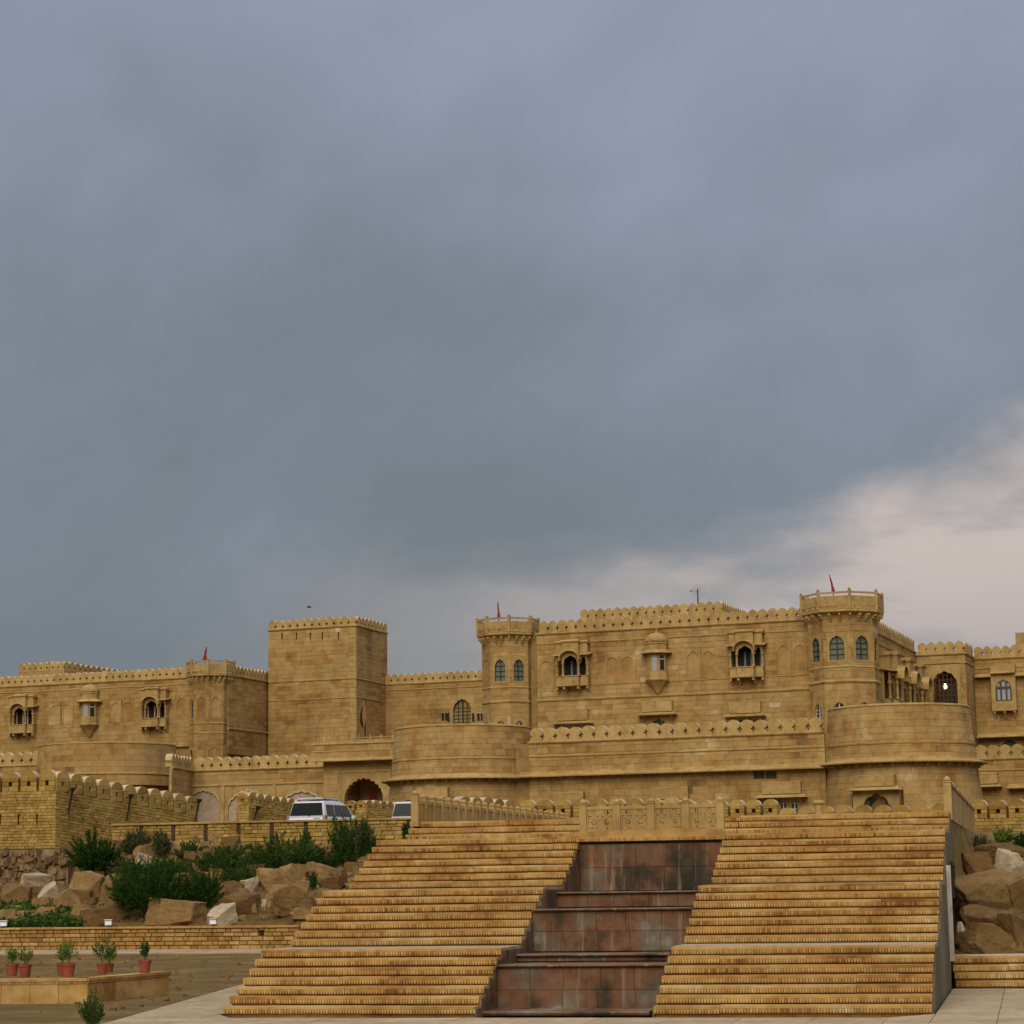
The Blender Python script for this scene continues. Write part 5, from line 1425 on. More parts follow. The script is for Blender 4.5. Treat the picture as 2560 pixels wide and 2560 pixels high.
f.part('pole', MB().tube([(u, v, z - .4), (u, v, zt2)], [.06, .04]), 'iron')
mb = MB(); vs, fs = [], []
for i in range(12):
    q = i/11; ww = .42*math.sin(min(1, q*1.6)*math.pi*.5)*(1 - max(0, q - .75)*2.5)
    zz = zt2 - .2 - q*(zt2 - z)*.60
    vs += [(u - ww, v - .05, zz - .3*q), (u - ww*.3, v - .22, zz), (u + .04, v - .08, zz), (u + ww*.35, v - .15, zz + .1)]
for i in range(11):
    for j in range(3): a = i*4 + j; fs.append((a, a+1, a+5, a+4))
mb.add(vs, fs); mb.m = [0 if (k2 % 3) else 1 for k2 in range(len(mb.f))]
f.part('cloth', mb, ['saffron_cloth', 'dark_cloth'], smooth=True)

# satellite dish
u, v, z = FO.at(1745, 1507, 175.0); zt2 = FO.at(1745, 1472, 175.0)[2]
d_ = T('satellite_dish', 'wire mesh satellite dish on a roof mast behind the parapet', 'dish', FO, (u, v, z))
d_.part('mast', MB().tube([(u, v, z - 3), (u, v, zt2)], .06), 'iron')
mb = MB(); cx, cz = u + .15, zt2 - .22; Rr = .55
pt = lambda r, t: (cx + r*math.cos(t), v - .35 + .5*r*r - .0, cz + r*math.sin(t))
for r in (.18, .36, .55):
    mb.tube([pt(r, 2*math.pi*i/20) for i in range(21)], .010, 4)
for i in range(14): mb.tube([pt(.02, 2*math.pi*i/14), pt(.3, 2*math.pi*i/14), pt(.55, 2*math.pi*i/14)], .006, 4)
d_.part('reflector', mb, 'dish_mesh')
d_.part('feed_arm', MB().tube([(cx, v - .3, cz), (cx - .45, v - .9, cz - .05)], .02, 5), 'dish_mesh')
d_.part('feed_horn', MB().box(cx - .52, cx - .40, v - .96, v - .84, cz - .12, cz + .03), 'dish_mesh')

# ================================================================== battlements of squared stone round the forecourt
def hit(fr, F, px, py):
    """Pixel on a vertical wall face -> (s, z)."""
    r = ray(px, py); ox, oy = fr.inv(0, 0)
    dx = r[0]*fr.c + r[1]*fr.s; dy = -r[0]*fr.s + r[1]*fr.c
    nx, ny = F.dy, -F.dx
    t = ((F.x - ox)*nx + (F.y - oy)*ny)/(dx*nx + dy*ny)
    X, Y = ox + dx*t, oy + dy*t
    q = (X - F.x)*F.dx + (Y - F.y)*F.dy
    return q, EYE + r[2]*t - q*F.sl
def slits(F_len, w, z0, z1, half=.035):
    n = max(1, int(round(F_len/w))); w = F_len/n
    return [((i)*w - half, i*w + half, z0, z1) for i in range(1, n)]
BR = dict(ch=.012, depth=-.16, g=.005)
def battlement(label, fr, faces, zbot, zmer, hmer, wmer, low=None, course=.125, lim=300, thick=.34, cat='wall', lens=(.17, .40)):
    F0 = faces[0][0]
    th = T('battlement', label, cat, fr, (F0.x, F0.y, zbot), 'stone battlements round the forecourt')
    blocks = []
    for F, L in faces:
        mb = MB().fbox(F, .02, L - .02, -thick + .02, -.14, zbot - .3, zmer - .01); th.part('core', mb, 'rough_brick_joint')
        hl = slits(L, wmer, *low) if low else []
        blocks += courses(F, 0, L, zbot, zmer, course, *lens, hl, .012, .18)
        merlons(th, F, 0, L, zmer, hmer, wmer, thick, kind='rough')
    o = faces[0][0]
    lay(th, blocks, 'rough_brick', lim, keep=lambda b: (b[2]-b[1])*(b[4]-b[3])*RND.uniform(.6, 1), **BR)
    return th
# left battlement with a corner
ac, nc, _ = ST.at(140, 1950, 92.0)
z_top = ST.py(100, 1925, nc)[1]; z_m = ST.py(100, 1978, nc)[1]; z_b = ST.py(100, 2122, nc)[1]
dang = rad(82.4) + TH
F1 = Face(ac - 7.4, nc)
def falling_face(fr, x, y, zt, px, py, Y):
    e = fr.at(px, py, Y); f_ = Face(x, y, e[0] - x, e[1] - y); L_ = math.hypot(e[0] - x, e[1] - y); f_.sl = (e[2] - zt)/L_
    return f_, L_
F2, L2 = falling_face(ST, ac, nc, z_top, 496, 1992, 100.5)
th = battlement('tall stone battlement with a sharp corner at the left edge', ST, [(F1, 7.4), (F2, L2)], z_b, z_m, z_top - z_m, .86,
           (ST.py(100, 2059, nc)[1], ST.py(100, 2035, nc)[1]))
lb_th = th
def torch(label, fr, F, px, py0, py1):
    s, z1 = hit(fr, F, px, py0); _, z0 = hit(fr, F, px, py1); h = z1 - z0
    p = F.P(s, .1, z0)
    t = T('iron_torch', label, 'torch', fr, p, 'iron torches on the battlements')
    a, b2 = F.P(s, .05, z0), F.P(s, .26, z1)
    t.part('rod', MB().tube([a, b2], [.03, .055], 6), 'iron')
    c = F.P(s, .28, z1); z1 = c[2]
    t.part('cup', MB().lathe(c[0], c[1], [(.05, z1 - .06), (.09, z1), (.14, z1 + .10), (.12, z1 + .10), (.04, z1 + .02)], 8), 'iron')
    t.part('stay', MB().tube([F.P(s, -.02, z1 - .02 - s*F.sl), F.P(s, .26, z1 - .02 - s*F.sl)], .022, 5), 'iron')
torch('iron torch bracket nearest the corner of the left battlement', ST, F2, 169, 1976, 2036)
torch('iron torch bracket on the middle of the left battlement', ST, F2, 315, 1992, 2050)
torch('iron torch bracket at the far end of the left battlement', ST, F2, 486, 2004, 2054)
# rubble footing under it
rb = T('rubble_footing', 'dark rubble stone footing under the left battlement', 'footing', ST, (ac, nc, z_b - 1.2))
FR1 = Face(ac - 7, nc - .05)
rb.part('core', MB().fbox(FR1, -.5, 7.6, -.6, -.06, z_b - 2.2, z_b - .02), 'rubble')
def rock_mb(w, d, h, seed, cuts=9, sub=2, round_=.25):
    """Broken boulder: a jittered block split by random planes, with chipped edges and fine relief."""
    import bmesh
    r = random.Random(seed); bm = bmesh.new()
    bmesh.ops.create_cube(bm, size=2.0)
    for v in bm.verts: v.co = Vector((v.co.x*r.uniform(.72, 1.08), v.co.y*r.uniform(.72, 1.08), v.co.z*r.uniform(.66, 1.08)))
    for i in range(cuts if sub > 1 else 4):
        n = Vector((r.gauss(0, 1), r.gauss(0, 1), r.gauss(0, .9))).normalized(); dd = r.uniform(.78, 1.08)
        g = bmesh.ops.bisect_plane(bm, geom=list(bm.verts) + list(bm.edges) + list(bm.faces), plane_co=n*dd, plane_no=n, clear_outer=True)
        ed = [e for e in bm.edges if e.is_boundary]
        if ed: bmesh.ops.edgeloop_fill(bm, edges=ed)
    if sub > 1:
        bmesh.ops.bevel(bm, geom=list(bm.edges), offset=.035, segments=1, affect='EDGES', profile=.7, clamp_overlap=True)
        bmesh.ops.triangulate(bm, faces=list(bm.faces))
        for _ in range(3 if sub > 2 else 1):
            ed = [e for e in bm.edges if e.calc_length() > .28]
            if not ed: break
            bmesh.ops.subdivide_edges(bm, edges=ed, cuts=1)
            bmesh.ops.triangulate(bm, faces=[f for f in bm.faces if len(f.verts) > 3])
        for v in bm.verts:
            p = v.co
            v.co = p*(1 + noise.noise(p*1.3 + Vector((seed, 0, 0)))*.07 + noise.noise(p*3.7 + Vector((0, seed, 0)))*.05 + noise.noise(p*8 + Vector((0, 0, seed)))*.025)
    for v in bm.verts: v.co = Vector((v.co.x*w*.50, v.co.y*d*.50, v.co.z*h*.52))
    mb = MB(); bm.verts.index_update()
    zmin = min(v.co.z for v in bm.verts)
    mb.v = [(v.co.x, v.co.y, v.co.z - zmin) for v in bm.verts]
    for f in bm.faces: mb.f.append(tuple(v.index for v in f.verts)); mb.m.append(0)
    bm.free()
    return mb
RUB = [rock_mb(1, .8, 1, 900 + i, 8, 1).mesh('rubble_stone', 'rubble') for i in range(8)]
for i in range(190):
    s = RND.uniform(3.4, 7.6); z = z_b - .1 - RND.random()*1.5
    k2 = RND.uniform(.16, .36)
    p = FR1.P(s, -.02, z - k2*.4)
    o = rb.place('rubble_stone', RUB[i % 8], p, RND.uniform(0, 6), None, (k2*RND.uniform(.9, 1.5), k2*.8, k2*RND.uniform(.7, 1.1)))

# second battlement, behind the cars
ac2, nc2, _ = ST.at(622, 1985, 101.0)
z_top = ST.py(606, 1980, nc2)[1]; z_m = ST.py(606, 2014, nc2)[1]
Fa = Face(ac2 - ST.py(622, 1985, nc2)[0] + ST.py(589, 1985, nc2)[0], nc2); La = ac2 - Fa.x
Fb, Lb = falling_face(ST, ac2, nc2, z_top, 757, 2001, 105.6)
battlement('short stone battlement with a corner left of the parked cars', ST, [(Fa, La), (Fb, Lb)], 4.2, z_m, z_top - z_m, .68)
torch('iron torch bracket on the short battlement beside the parked car', ST, Fb, 632, 2021, 2050)
# third battlement, in front of the gate archway
ac3, nc3, _ = ST.at(915, 2000, 112.0)
z_top = ST.py(890, 2000, nc3)[1]; z_m = ST.py(890, 2026, nc3)[1]
ua = ST.py(862, 2000, nc3)[0]; Fb, Lb = falling_face(ST, ac3, nc3, z_top, 1002, 2004, 115.0)
battlement('low stone battlement in front of the gate archway between the cars', ST, [(Face(ua, nc3), ac3 - ua), (Fb, Lb)], 4.4, z_m, z_top - z_m, .68)
# long battlement before the curtain wall, with a return at its left
segs = [(1296, 90.0, 1996, 'left stretch of the long battlement behind the jali balustrade, with square loopholes'), (1700, 88.0, 1999, 'stretch of battlement below the small hooded windows of the curtain wall'),
        (1945, 86.5, 2013, 'lowest stretch of battlement below the dark arch of the large bastion'), (2375, 84.5, 1993, 'right stretch of battlement beside the stair parapet, with two rows of openings'), (2960, 81.0, 1993, '')]
for (pa_, Ya, ty, lab), (pb_, Yb, _, _) in zip(segs, segs[1:]):
    A, B = at(pa_, ty, Ya), at(pb_, ty, Yb)
    a = FO.inv(A[0], A[1]); b2 = FO.inv(B[0], B[1]); Fq = Face(a[0], a[1], b2[0]-a[0], b2[1]-a[1]); Lq = math.hypot(b2[0]-a[0], b2[1]-a[1])
    zt_ = hit(FO, Fq, (pa_ + pb_)/2, ty)[1]
    battlement(lab, FO, [(Fq, Lq)], zt_ - 2.2, zt_ - .72, .72, .72, (zt_ - 1.45, zt_ - 1.15), lens=(.2, .45))
pa = FO.at(1150, 1990, 84.8); ue_, ve_, _ = FO.at(1296, 1992, 90.0)
dx_, dy_ = ue_ - pa[0], ve_ - pa[1]
zt_ = FO.at(1160, 1989, 85.0)[2]
battlement('receding stone battlement joining the long battlement behind the balustrade', FO, [(Face(pa[0], pa[1], dx_, dy_), math.hypot(dx_, dy_) - .3)], zt_ - 1.9, zt_ - .68, .68, 1.05)

# retaining wall left of the stair head
zt = RWZ
th = T('retaining_wall', 'golden stone retaining wall with dark drain slots left of the stair head', 'wall', RW, (0, 0, 3.2))
F = Face(0, 0); L = RWL + .6
th.part('core', MB().fbox(F, .02, L, -.6, -.12, 3.0, zt - .02), 'rough_brick_joint')
holes = []
for px in (352, 433, 514, 596, 679, 765, 851, 1022):
    s, _ = hit(RW, F, px, 2080)
    if s > L - .1: continue
    holes.append((s - .075, s + .075, zt - .82, zt - .06))
    th.part('drain_channel', MB().fbox(F, s - .07, s + .07, -.11, -.02, zt - .80, zt - .06), 'iron_rust')
lay(th, courses(F, 0, L, 3.3, zt - .05, .15, .20, .46, holes, .024, .28), 'rough_brick', 300, ch=.014, depth=-.2, g=.006)
x = 0.0
while x < L - .05:
    x1 = min(L, x + RND.uniform(.9, 1.7)); th.part('coping', MB().fblock(F, x, x1, zt - .05, zt + .04, -.6, .07, .012, .004), 'rough_brick'); x = x1

# low wall along the path, with floodlights
X0, X1 = -7.0, LW.py(748, 2340, 0)[0]
th = T('low_wall', 'low golden stone wall running along the path towards the stair', 'wall', LW, (X0, 0, 0))
F = Face(X0, 0); L = X1 - X0; holes = []
LWT = LW.py(300, 2317, 0)[1]
s, z = hit(LW, F, 652, 2334); holes.append((s - .11, s + .11, z - .10, z + .10))
th.part('core', MB().fbox(F, .02, L, -.5, -.12, -.1, LWT - .06), 'rough_brick_joint')
th.part('drain_mouth', MB().add([F.P(s + .09*math.cos(t), -.11, z + .09*math.sin(t)) for t in [2*math.pi*i/12 for i in range(12)]], [tuple(range(12))]), 'iron')
bl = courses(F, 0, L, 0.0, LWT - .08, .165, .18, .50, holes, .018, .14)
lay(th, bl, 'wall_brick', 300, keep=lambda b: b[1], ch=.02, depth=-.14, g=.010)
x = 0.0
while x < L - .05:
    x1 = min(L, x + RND.uniform(.9, 2.2)); th.part('coping', MB().fblock(F, x, x1, LWT - .08, LWT, -.6, .06, .012, .004), 'wall_brick'); x = x1
def floodlight(label, px):
    lx = LW.py(px, 2312, .2)[0]; W = LW.W(lx, .25, LWT)
    t = T('floodlight', label, 'floodlight', WO, W, 'floodlights on the low wall')
    X, Y, Z = W; k = 1.75
    def hx(*p): return MB().hexa([(X + a*k, Y + b2*k, Z + c*k) for a, b2, c in p])
    t.part('housing', hx((-.065, -.06, .03), (.065, -.06, .03), (.06, .07, .05), (-.06, .07, .05), (-.075, -.05, .135), (.075, -.05, .135), (.06, .08, .12), (-.06, .08, .12)), 'lamp_metal')
    t.part('visor', hx((-.08, -.09, .136), (.08, -.09, .136), (.075, .06, .138), (-.075, .06, .138), (-.08, -.09, .146), (.08, -.09, .146), (.075, .06, .15), (-.075, .06, .15)), 'lamp_metal')
    t.part('lens', hx((-.055, -.068, .04), (.055, -.068, .04), (.055, -.05, .04), (-.055, -.05, .04), (-.06, -.060, .12), (.06, -.060, .12), (.06, -.04, .12), (-.06, -.04, .12)), 'lamp_glass')
    t.part('bracket', hx((-.012, -.02, -.01), (.012, -.02, -.01), (.012, .03, -.01), (-.012, .03, -.01), (-.012, -.02, .05), (.012, -.02, .05), (.012, .03, .05), (-.012, .03, .05)), 'iron')
floodlight('small white floodlight on the low wall at the left edge', 8)
floodlight('small white floodlight on the low wall below the dirt mound', 270)
floodlight('small white floodlight on the low wall beside a pale boulder', 532)

# planter bed wall with carved coping
P0, P1, P2 = atz(-70, 2511, 0), atz(218, 2507, 0), atz(422, 2486, 0)
th = T('planter_wall', 'low sandstone planter wall with a carved edge holding potted plants', 'planter', WO, (P1[0], P1[1], 0))
ZT = .475
for A, B, sc_, nn in ((P0, P1, True, 4), (P1, P2, False, 3)):
    F = Face(A[0], A[1], B[0]-A[0], B[1]-A[1]); L = math.hypot(B[0]-A[0], B[1]-A[1])
    th.part('core', MB().fbox(F, .01, L - .01, -.30, -.05, -.1, ZT - .06), 'step_core')
    for i in range(nn):
        th.part('face_slab', MB().fblock(F, L*i/nn, L*(i+1)/nn, -.02, ZT - .09, -.06, 0, .006, .003), 'step_stone')
        th.part('coping', MB().fbox(F, L*i/nn + .002, L*(i+1)/nn - .002, -.33, .035, ZT - .055, ZT), 'step_stone')
    if sc_:
        mb = MB()
        for i in range(int(L/.05)):
            c = (i + .5)*.05; mb.fpoly(F, [(c-.02, ZT-.057), (c-.02, ZT-.085), (c-.012, ZT-.105), (c+.012, ZT-.105), (c+.02, ZT-.085), (c+.02, ZT-.057)], 0, .022)
        th.part('scallop_band', mb, 'step_stone', kind='stuff')
    else:
        th.part('fillet', MB().fbox(F, 0.0, L, -.02, .018, ZT - .10, ZT - .057), 'step_stone')

# stone pedestals on the upper court
for px, py, lab in ((1773, 2010, 'squat stone pedestal right of the jali balustrade on the upper court'), (2046, 2001, 'turned stone pedestal in front of the large right bastion')):
    u, n, z = ST.at(px, py, 60.0)
    t = T('stone_pedestal', lab, 'pedestal', ST, (u, n, 3.59), 'pedestals on the upper court'); h = z - 3.59
    t.part('shaft', MB().lathe(u, n, [(.16, 3.57), (.16, 3.66), (.11, 3.72), (.09, 3.59 + h*.5), (.12, 3.59 + h*.78), (.10, 3.59 + h*.82)], 12), 'carved', smooth=False)
    t.part('capital', MB().lathe(u, n, [(.11, 3.59 + h*.82), (.17, 3.59 + h*.88), (.17, 3.59 + h*.94), (.12, 3.59 + h)], 12), 'carved')

# ================================================================== vehicles
def car(label, px, py_roof, Y, head, carrier=True):
    X, _, zr = at(px, py_roof, Y); z0 = zr - 1.74
    fr = Frame(X, Y, -rad(head))
    t = T('parked_car', label, 'car', fr, (0, 0, z0), 'cars parked on the upper court')
    def loft(secs):
        mb = MB(); k2 = len(secs[0])
        for s_ in secs: mb.v += s_
        for i in range(len(secs)-1):
            for j in range(k2):
                a, b2 = i*k2 + j, i*k2 + (j+1) % k2; mb.f.append((a, b2, b2 + k2, a + k2)); mb.m.append(0)
        mb.f += [tuple(reversed(range(k2))), tuple(range((len(secs)-1)*k2, len(secs)*k2))]; mb.m += [0, 0]
        return mb
    def ring(y, wb, wm, zb, zm, zt_, wt):
        return [(-wb, y, z0 + zb), (wb, y, z0 + zb), (wm, y, z0 + zm), (wt, y, z0 + zt_), (-wt, y, z0 + zt_), (-wm, y, z0 + zm)]
    low = loft([ring(.00, .74, .82, .38, .60, .92, .76), ring(.12, .80, .87, .30, .62, 1.05, .80), ring(.9, .84, .885, .24, .62, 1.06, .84), ring(2.9, .84, .885, .24, .62, 1.04, .84), ring(3.6, .83, .87, .24, .62, .98, .80), ring(4.3, .78, .82, .26, .58, .80, .70), ring(4.46, .66, .70, .34, .55, .70, .60)])
    body = t.part('body', low, 'car_white', smooth=True)
    bv = body.modifiers.new('bevel', 'BEVEL'); bv.width = .05; bv.segments = 3; bv.limit_method = 'ANGLE'; bv.angle_limit = rad(20)
    def cab(y, wb, wt, zb, zt_): return [(-wb, y, z0 + zb), (wb, y, z0 + zb), (wt, y, z0 + zt_), (-wt, y, z0 + zt_)]
    C = [cab(.10, .79, .74, 1.02, 1.10), cab(.25, .80, .655, 1.02, 1.64), cab(.42, .80, .635, 1.02, 1.705), cab(1.4, .82, .65, 1.02, 1.735), cab(2.3, .82, .65, 1.02, 1.70), cab(2.75, .82, .65, 1.02, 1.60), cab(3.55, .80, .76, 1.0, 1.03)]
    cabin = t.part('cabin', loft(C), 'car_white', smooth=True)
    bv = cabin.modifiers.new('bevel', 'BEVEL'); bv.width = .035; bv.segments = 2; bv.limit_method = 'ANGLE'; bv.angle_limit = rad(25)
    e = .012
    def pane(name, q, mat='car_glass'):
        n = (Vector(q[1]) - Vector(q[0])).cross(Vector(q[2]) - Vector(q[0])).normalized()*e
        mb = MB(); mb.hexa([tuple(Vector(p) - n) for p in q] + [tuple(Vector(p) + n) for p in q]); return t.part(name, mb, mat, cabin)
    pane('rear_window', [(-.72, .085, z0 + 1.12), (.72, .085, z0 + 1.12), (.62, .224, z0 + 1.625), (-.62, .224, z0 + 1.625)])
    wip = MB().tube([(.15, .07, z0 + 1.10), (-.25, .12, z0 + 1.2)], .012, 5); t.part('wiper', wip, 'car_trim', cabin)
    for sg in (-1, 1):
        xs = lambda z: sg*(.826 - (.165)*((z - 1.02)/.68))
        for a0, a1, b0, b1 in ((.42, 1.18, .50, 1.20), (1.28, 2.12, 1.30, 2.08), (2.20, 3.10, 2.16, 2.66)):
            q = [(xs(1.10), a0, z0 + 1.10), (xs(1.10), a1, z0 + 1.10), (xs(1.56), b1, z0 + 1.56), (xs(1.56), b0, z0 + 1.56)]
            pane('side_window', q if sg > 0 else q[::-1])
        tl = MB().hexa([(sg*.80 - .07, -.005, z0 + .78), (sg*.80 + .07, .06, z0 + .78), (sg*.80 + .07, .25, z0 + .80), (sg*.80 - .07, .2, z0 + .80), (sg*.79 - .06, .075, z0 + 1.12), (sg*.79 + .05, .12, z0 + 1.12), (sg*.79 + .05, .25, z0 + 1.12), (sg*.79 - .06, .22, z0 + 1.12)])
        t.part('tail_light', tl, 'tail_light', body)
        mi = MB().hexa([(sg*.95 - .09, 2.85, z0 + 1.05), (sg*.95 + .09, 2.85, z0 + 1.05), (sg*.95 + .09, 2.95, z0 + 1.05), (sg*.95 - .09, 2.95, z0 + 1.05), (sg*.95 - .08, 2.86, z0 + 1.19), (sg*.95 + .08, 2.86, z0 + 1.19), (sg*.95 + .08, 2.95, z0 + 1.19), (sg*.95 - .08, 2.95, z0 + 1.19)])
        t.part('mirror', mi, 'car_white', body)
        for yw in (.85, 3.55):
            mb = MB(); N = 20
            for (r, w0, w1, nm, mt) in ((.33, .66, .88, 'tyre', 'tyre'),):
                vs = []
                for xx, rr in ((w0, r*.62), (w0, r*.96), (w0 + .03, r), (w1 - .03, r), (w1, r*.96), (w1, r*.62)):
                    vs += [(sg*xx, yw + rr*math.cos(2*math.pi*i/N), z0 + .33 + rr*math.sin(2*math.pi*i/N)) for i in range(N)]
                fs = [(k2*N + i, k2*N + (i+1) % N, (k2+1)*N + (i+1) % N, (k2+1)*N + i) for k2 in range(5) for i in range(N)]
                mb.add(vs, fs)
            wh = t.part('wheel', mb, 'tyre', smooth=True)
            mb = MB(); mb.add([(sg*.86, yw + .205*math.cos(2*math.pi*i/N), z0 + .33 + .205*math.sin(2*math.pi*i/N)) for i in range(N)] + [(sg*.84, yw, z0 + .33)], [(i, (i+1) % N, N) for i in range(N)])
            t.part('rim', mb, 'rim', wh)
    t.part('bumper', MB().box(-.80, .80, -.06, .10, z0 + .36, z0 + .62), 'car_white', body)
    t.part('number_plate', MB().box(-.26, .26, -.012, .02, z0 + .74, z0 + .86), 'white_wood', body)
    t.part('badge', MB().box(.33, .60, .045, .075, z0 + .985, z0 + 1.005), 'tail_light', body)
    if carrier:
        mb = MB()
        for x in (-.52, .52): mb.tube([(x, .5, z0 + 1.80), (x, 2.2, z0 + 1.80)], .022, 5)
        for y in (.5, 1.05, 1.6, 2.2): mb.tube([(-.56, y, z0 + 1.79), (.56, y, z0 + 1.79)], .02, 5)
        for x in (-.5, .5):
            for y in (.55, 2.1): mb.tube([(x, y, z0 + 1.70), (x, y, z0 + 1.80)], .02, 5)
        t.part('roof_rack', mb, 'rim', cabin)
        t.part('roof_panel', MB().box(-.54, .50, .5, 2.2, z0 + 1.815, z0 + 1.845), 'car_white', cabin)
    else:
        t.part('roof_rail', MB().tube([(-.3, .6, z0 + 1.72), (-.3, .7, z0 + 1.78), (-.3, 1.9, z0 + 1.79), (-.3, 2.0, z0 + 1.74)], .025, 5), 'car_trim', cabin)
    return t
car('white people carrier with roof rack parked left of the stair head', 764, 2000, 90.5, 17.5)
car('white car half hidden behind the stair balustrade', 1022, 2001, 90.5, 12.0, False)

# ================================================================== boulders
def ground_hit(px, py, y0=60.0, y1=96.0):
    Y = y0
    while Y < y1:
        p = at(px, py, Y)
        if p[2] <= ground_z(p[0], p[1], False): return p
        Y += .05
    return at(px, py, y1)
def boulder(label, px, py, wpx, hpx, seed, mat='rock', Y=None, group='boulders on the left bank', rz=None, tilt=0, dfac=.8):
    p = ground_hit(px, py, 73.0) if Y is None else at(px, py, Y)
    k = p[1]/FPX; w, h = wpx*k*1.02, hpx*k*1.14
    mb = rock_mb(w, w*dfac, h, seed, 7, 3, .5)
    o = bpy.data.objects.new('boulder', mb.mesh('boulder', mat)); COL.objects.link(o)
    yy = p[1] + w*dfac*(.50 if Y is None else .18)
    zz = max(p[2], ground_z(p[0], yy, False) - h*.25) if Y is None else p[2]
    o.location = (p[0], yy, zz - h*.10)
    _r = random.Random(seed + 50)
    o.rotation_euler = (_r.uniform(-.25, .25), tilt + _r.uniform(-.3, .3), _r.uniform(-.8, .8) if rz is None else rz)
    return tag(o, label, 'boulder', group)
boulder('large pale tilted boulder at the left edge of the bank', 18, 2206, 84, 60, 1, 'rock_pale', tilt=.2)
boulder('long pale slab boulder right of the large pale one at the left edge', 80, 2224, 66, 44, 2, 'rock_pale', tilt=.25)
boulder('dark brown boulder under the large pale one at the left edge', 28, 2268, 86, 58, 3, 'rock_brown')
boulder('small bright pale boulder lying alone among the green creeper', 127, 2258, 58, 44, 4, 'rock_pale', tilt=-.2)
boulder('tall pointed boulder left of the big dark bush', 204, 2258, 82, 78, 5, 'rock')
boulder('flat slab leaning on the tall pointed boulder', 174, 2280, 70, 54, 6, 'rock', tilt=-.5)
boulder('upright squarish boulder touching the big dark bush', 264, 2256, 50, 74, 7, 'rock')
boulder('earthy brown mound of stone above the middle floodlight', 262, 2310, 128, 46, 8, 'rock_brown', dfac=.5)
boulder('yellowish boulder showing behind the big dark bush', 352, 2188, 68, 50, 9, 'rock_pale')
boulder('wide low boulder behind the low wall right of the big bush', 437, 2316, 155, 60, 10, 'rock', dfac=.5)
boulder('small dark-topped boulder between the two dark bushes', 460, 2264, 42, 38, 11, 'rock')
boulder('pale angular boulder beside the right floodlight', 557, 2316, 72, 50, 12, 'rock_pale', tilt=-.3)
boulder('rounded brown boulder under the row of green shrubs', 642, 2204, 46, 42, 13, 'rock_brown')
boulder('wedge-shaped boulder in the middle of the rock pile', 665, 2229, 58, 52, 14, 'rock')
boulder('small pale boulder left of the wedge-shaped one', 628, 2236, 40, 38, 15, 'rock_pale')
boulder('brown boulder right of the second dark bush', 576, 2252, 54, 44, 16, 'rock_brown')
boulder('large upright boulder at the centre of the rock pile', 722, 2226, 64, 58, 17, 'rock')
boulder('broad boulder below the tall shrub by the stair', 796, 2204, 88, 46, 18, 'rock')
boulder('brown sloping boulder touching the left edge of the stair', 838, 2232, 74, 44, 19, 'rock_brown')
boulder('thin flat slab at the foot of the central rock pile', 708, 2244, 64, 30, 20, 'rock')
boulder('small boulder beside the tiny conical shrub', 757, 2230, 38, 28, 21, 'rock')
boulder('big flat earthy slab just left of the stair above the low wall', 738, 2292, 135, 54, 22, 'rock_brown', dfac=.5)
boulder('small pale stone above the pale angular boulder', 645, 2276, 42, 26, 23, 'rock_pale')
boulder('long brown boulder left of the flat earthy slab', 600, 2288, 88, 50, 24, 'rock_brown')
boulder('small pale stone under the shrubs near the second dark bush', 600, 2198, 34, 26, 25, 'rock_pale')
GR = 'boulders right of the stair'
boulder('largest tan boulder in the stack right of the stair', 2474, 2282, 168, 104, 31, 'rock', 47.6, GR, .2)
boulder('dark brown boulder on top of the right stack', 2455, 2200, 84, 60, 32, 'rock_brown', 49.6, GR)
boulder('pinkish boulder on top of the right stack near the picture edge', 2524, 2198, 74, 62, 33, 'rock_pale', 49.9, GR)
boulder('flat darker slab wedged in the middle of the right stack', 2462, 2336, 140, 66, 34, 'rock_brown', 46.7, GR, .1)
boulder('broad block at the bottom of the right stack', 2478, 2396, 150, 76, 35, 'rock', 46.2, GR, .0)
boulder('tall pale boulder at the right picture edge', 2556, 2392, 74, 112, 36, 'rock', 46.3, GR)
boulder('boulder above the tall pale one at the right picture edge', 2566, 2272, 70, 70, 37, 'rock', 47.4, GR)
boulder('brown earthy boulder under the light green shrub on the right', 2505, 2150, 110, 46, 38, 'rock_brown', 52.0, GR)
boulder('tiny white stone in the dark gap beside the pale wall strip', 2405, 2330, 18, 24, 39, 'rock_pale', 45.9, GR)
# small loose stones on the soil
mb = MB()
for i in range(900):
    if RND.random() < .30: X, Y = RND.uniform(-16, -6), RND.uniform(37.2, 72)
    else: X, Y = RND.uniform(-21, -5.0), RND.uniform(77, 89)
    a, n = ST.inv(X, Y)
    if a > -.1 or apron_zone(X, Y, a, n) or -5 < LW.inv(X, Y)[1] < .9: continue
    k = RND.uniform(.02, .09) if Y < 74 else RND.uniform(.08, .22) + .45*RND.random()**5
    r = rock_mb(k*1.5, k*1.3, k, 2000 + i, 6, 1); z = ground_z(X, Y) - k*.2
    o = len(mb.v); mb.v += [(x + X, y + Y, zz + z) for x, y, zz in r.v]; mb.f += [tuple(q + o for q in f) for f in r.f]; mb.m += r.m
tag(single('loose_stones', mb, 'rock', 'loose small stones scattered over the bare soil and bank', 'stones', WO, (0, 0, 0)), kind='stuff')

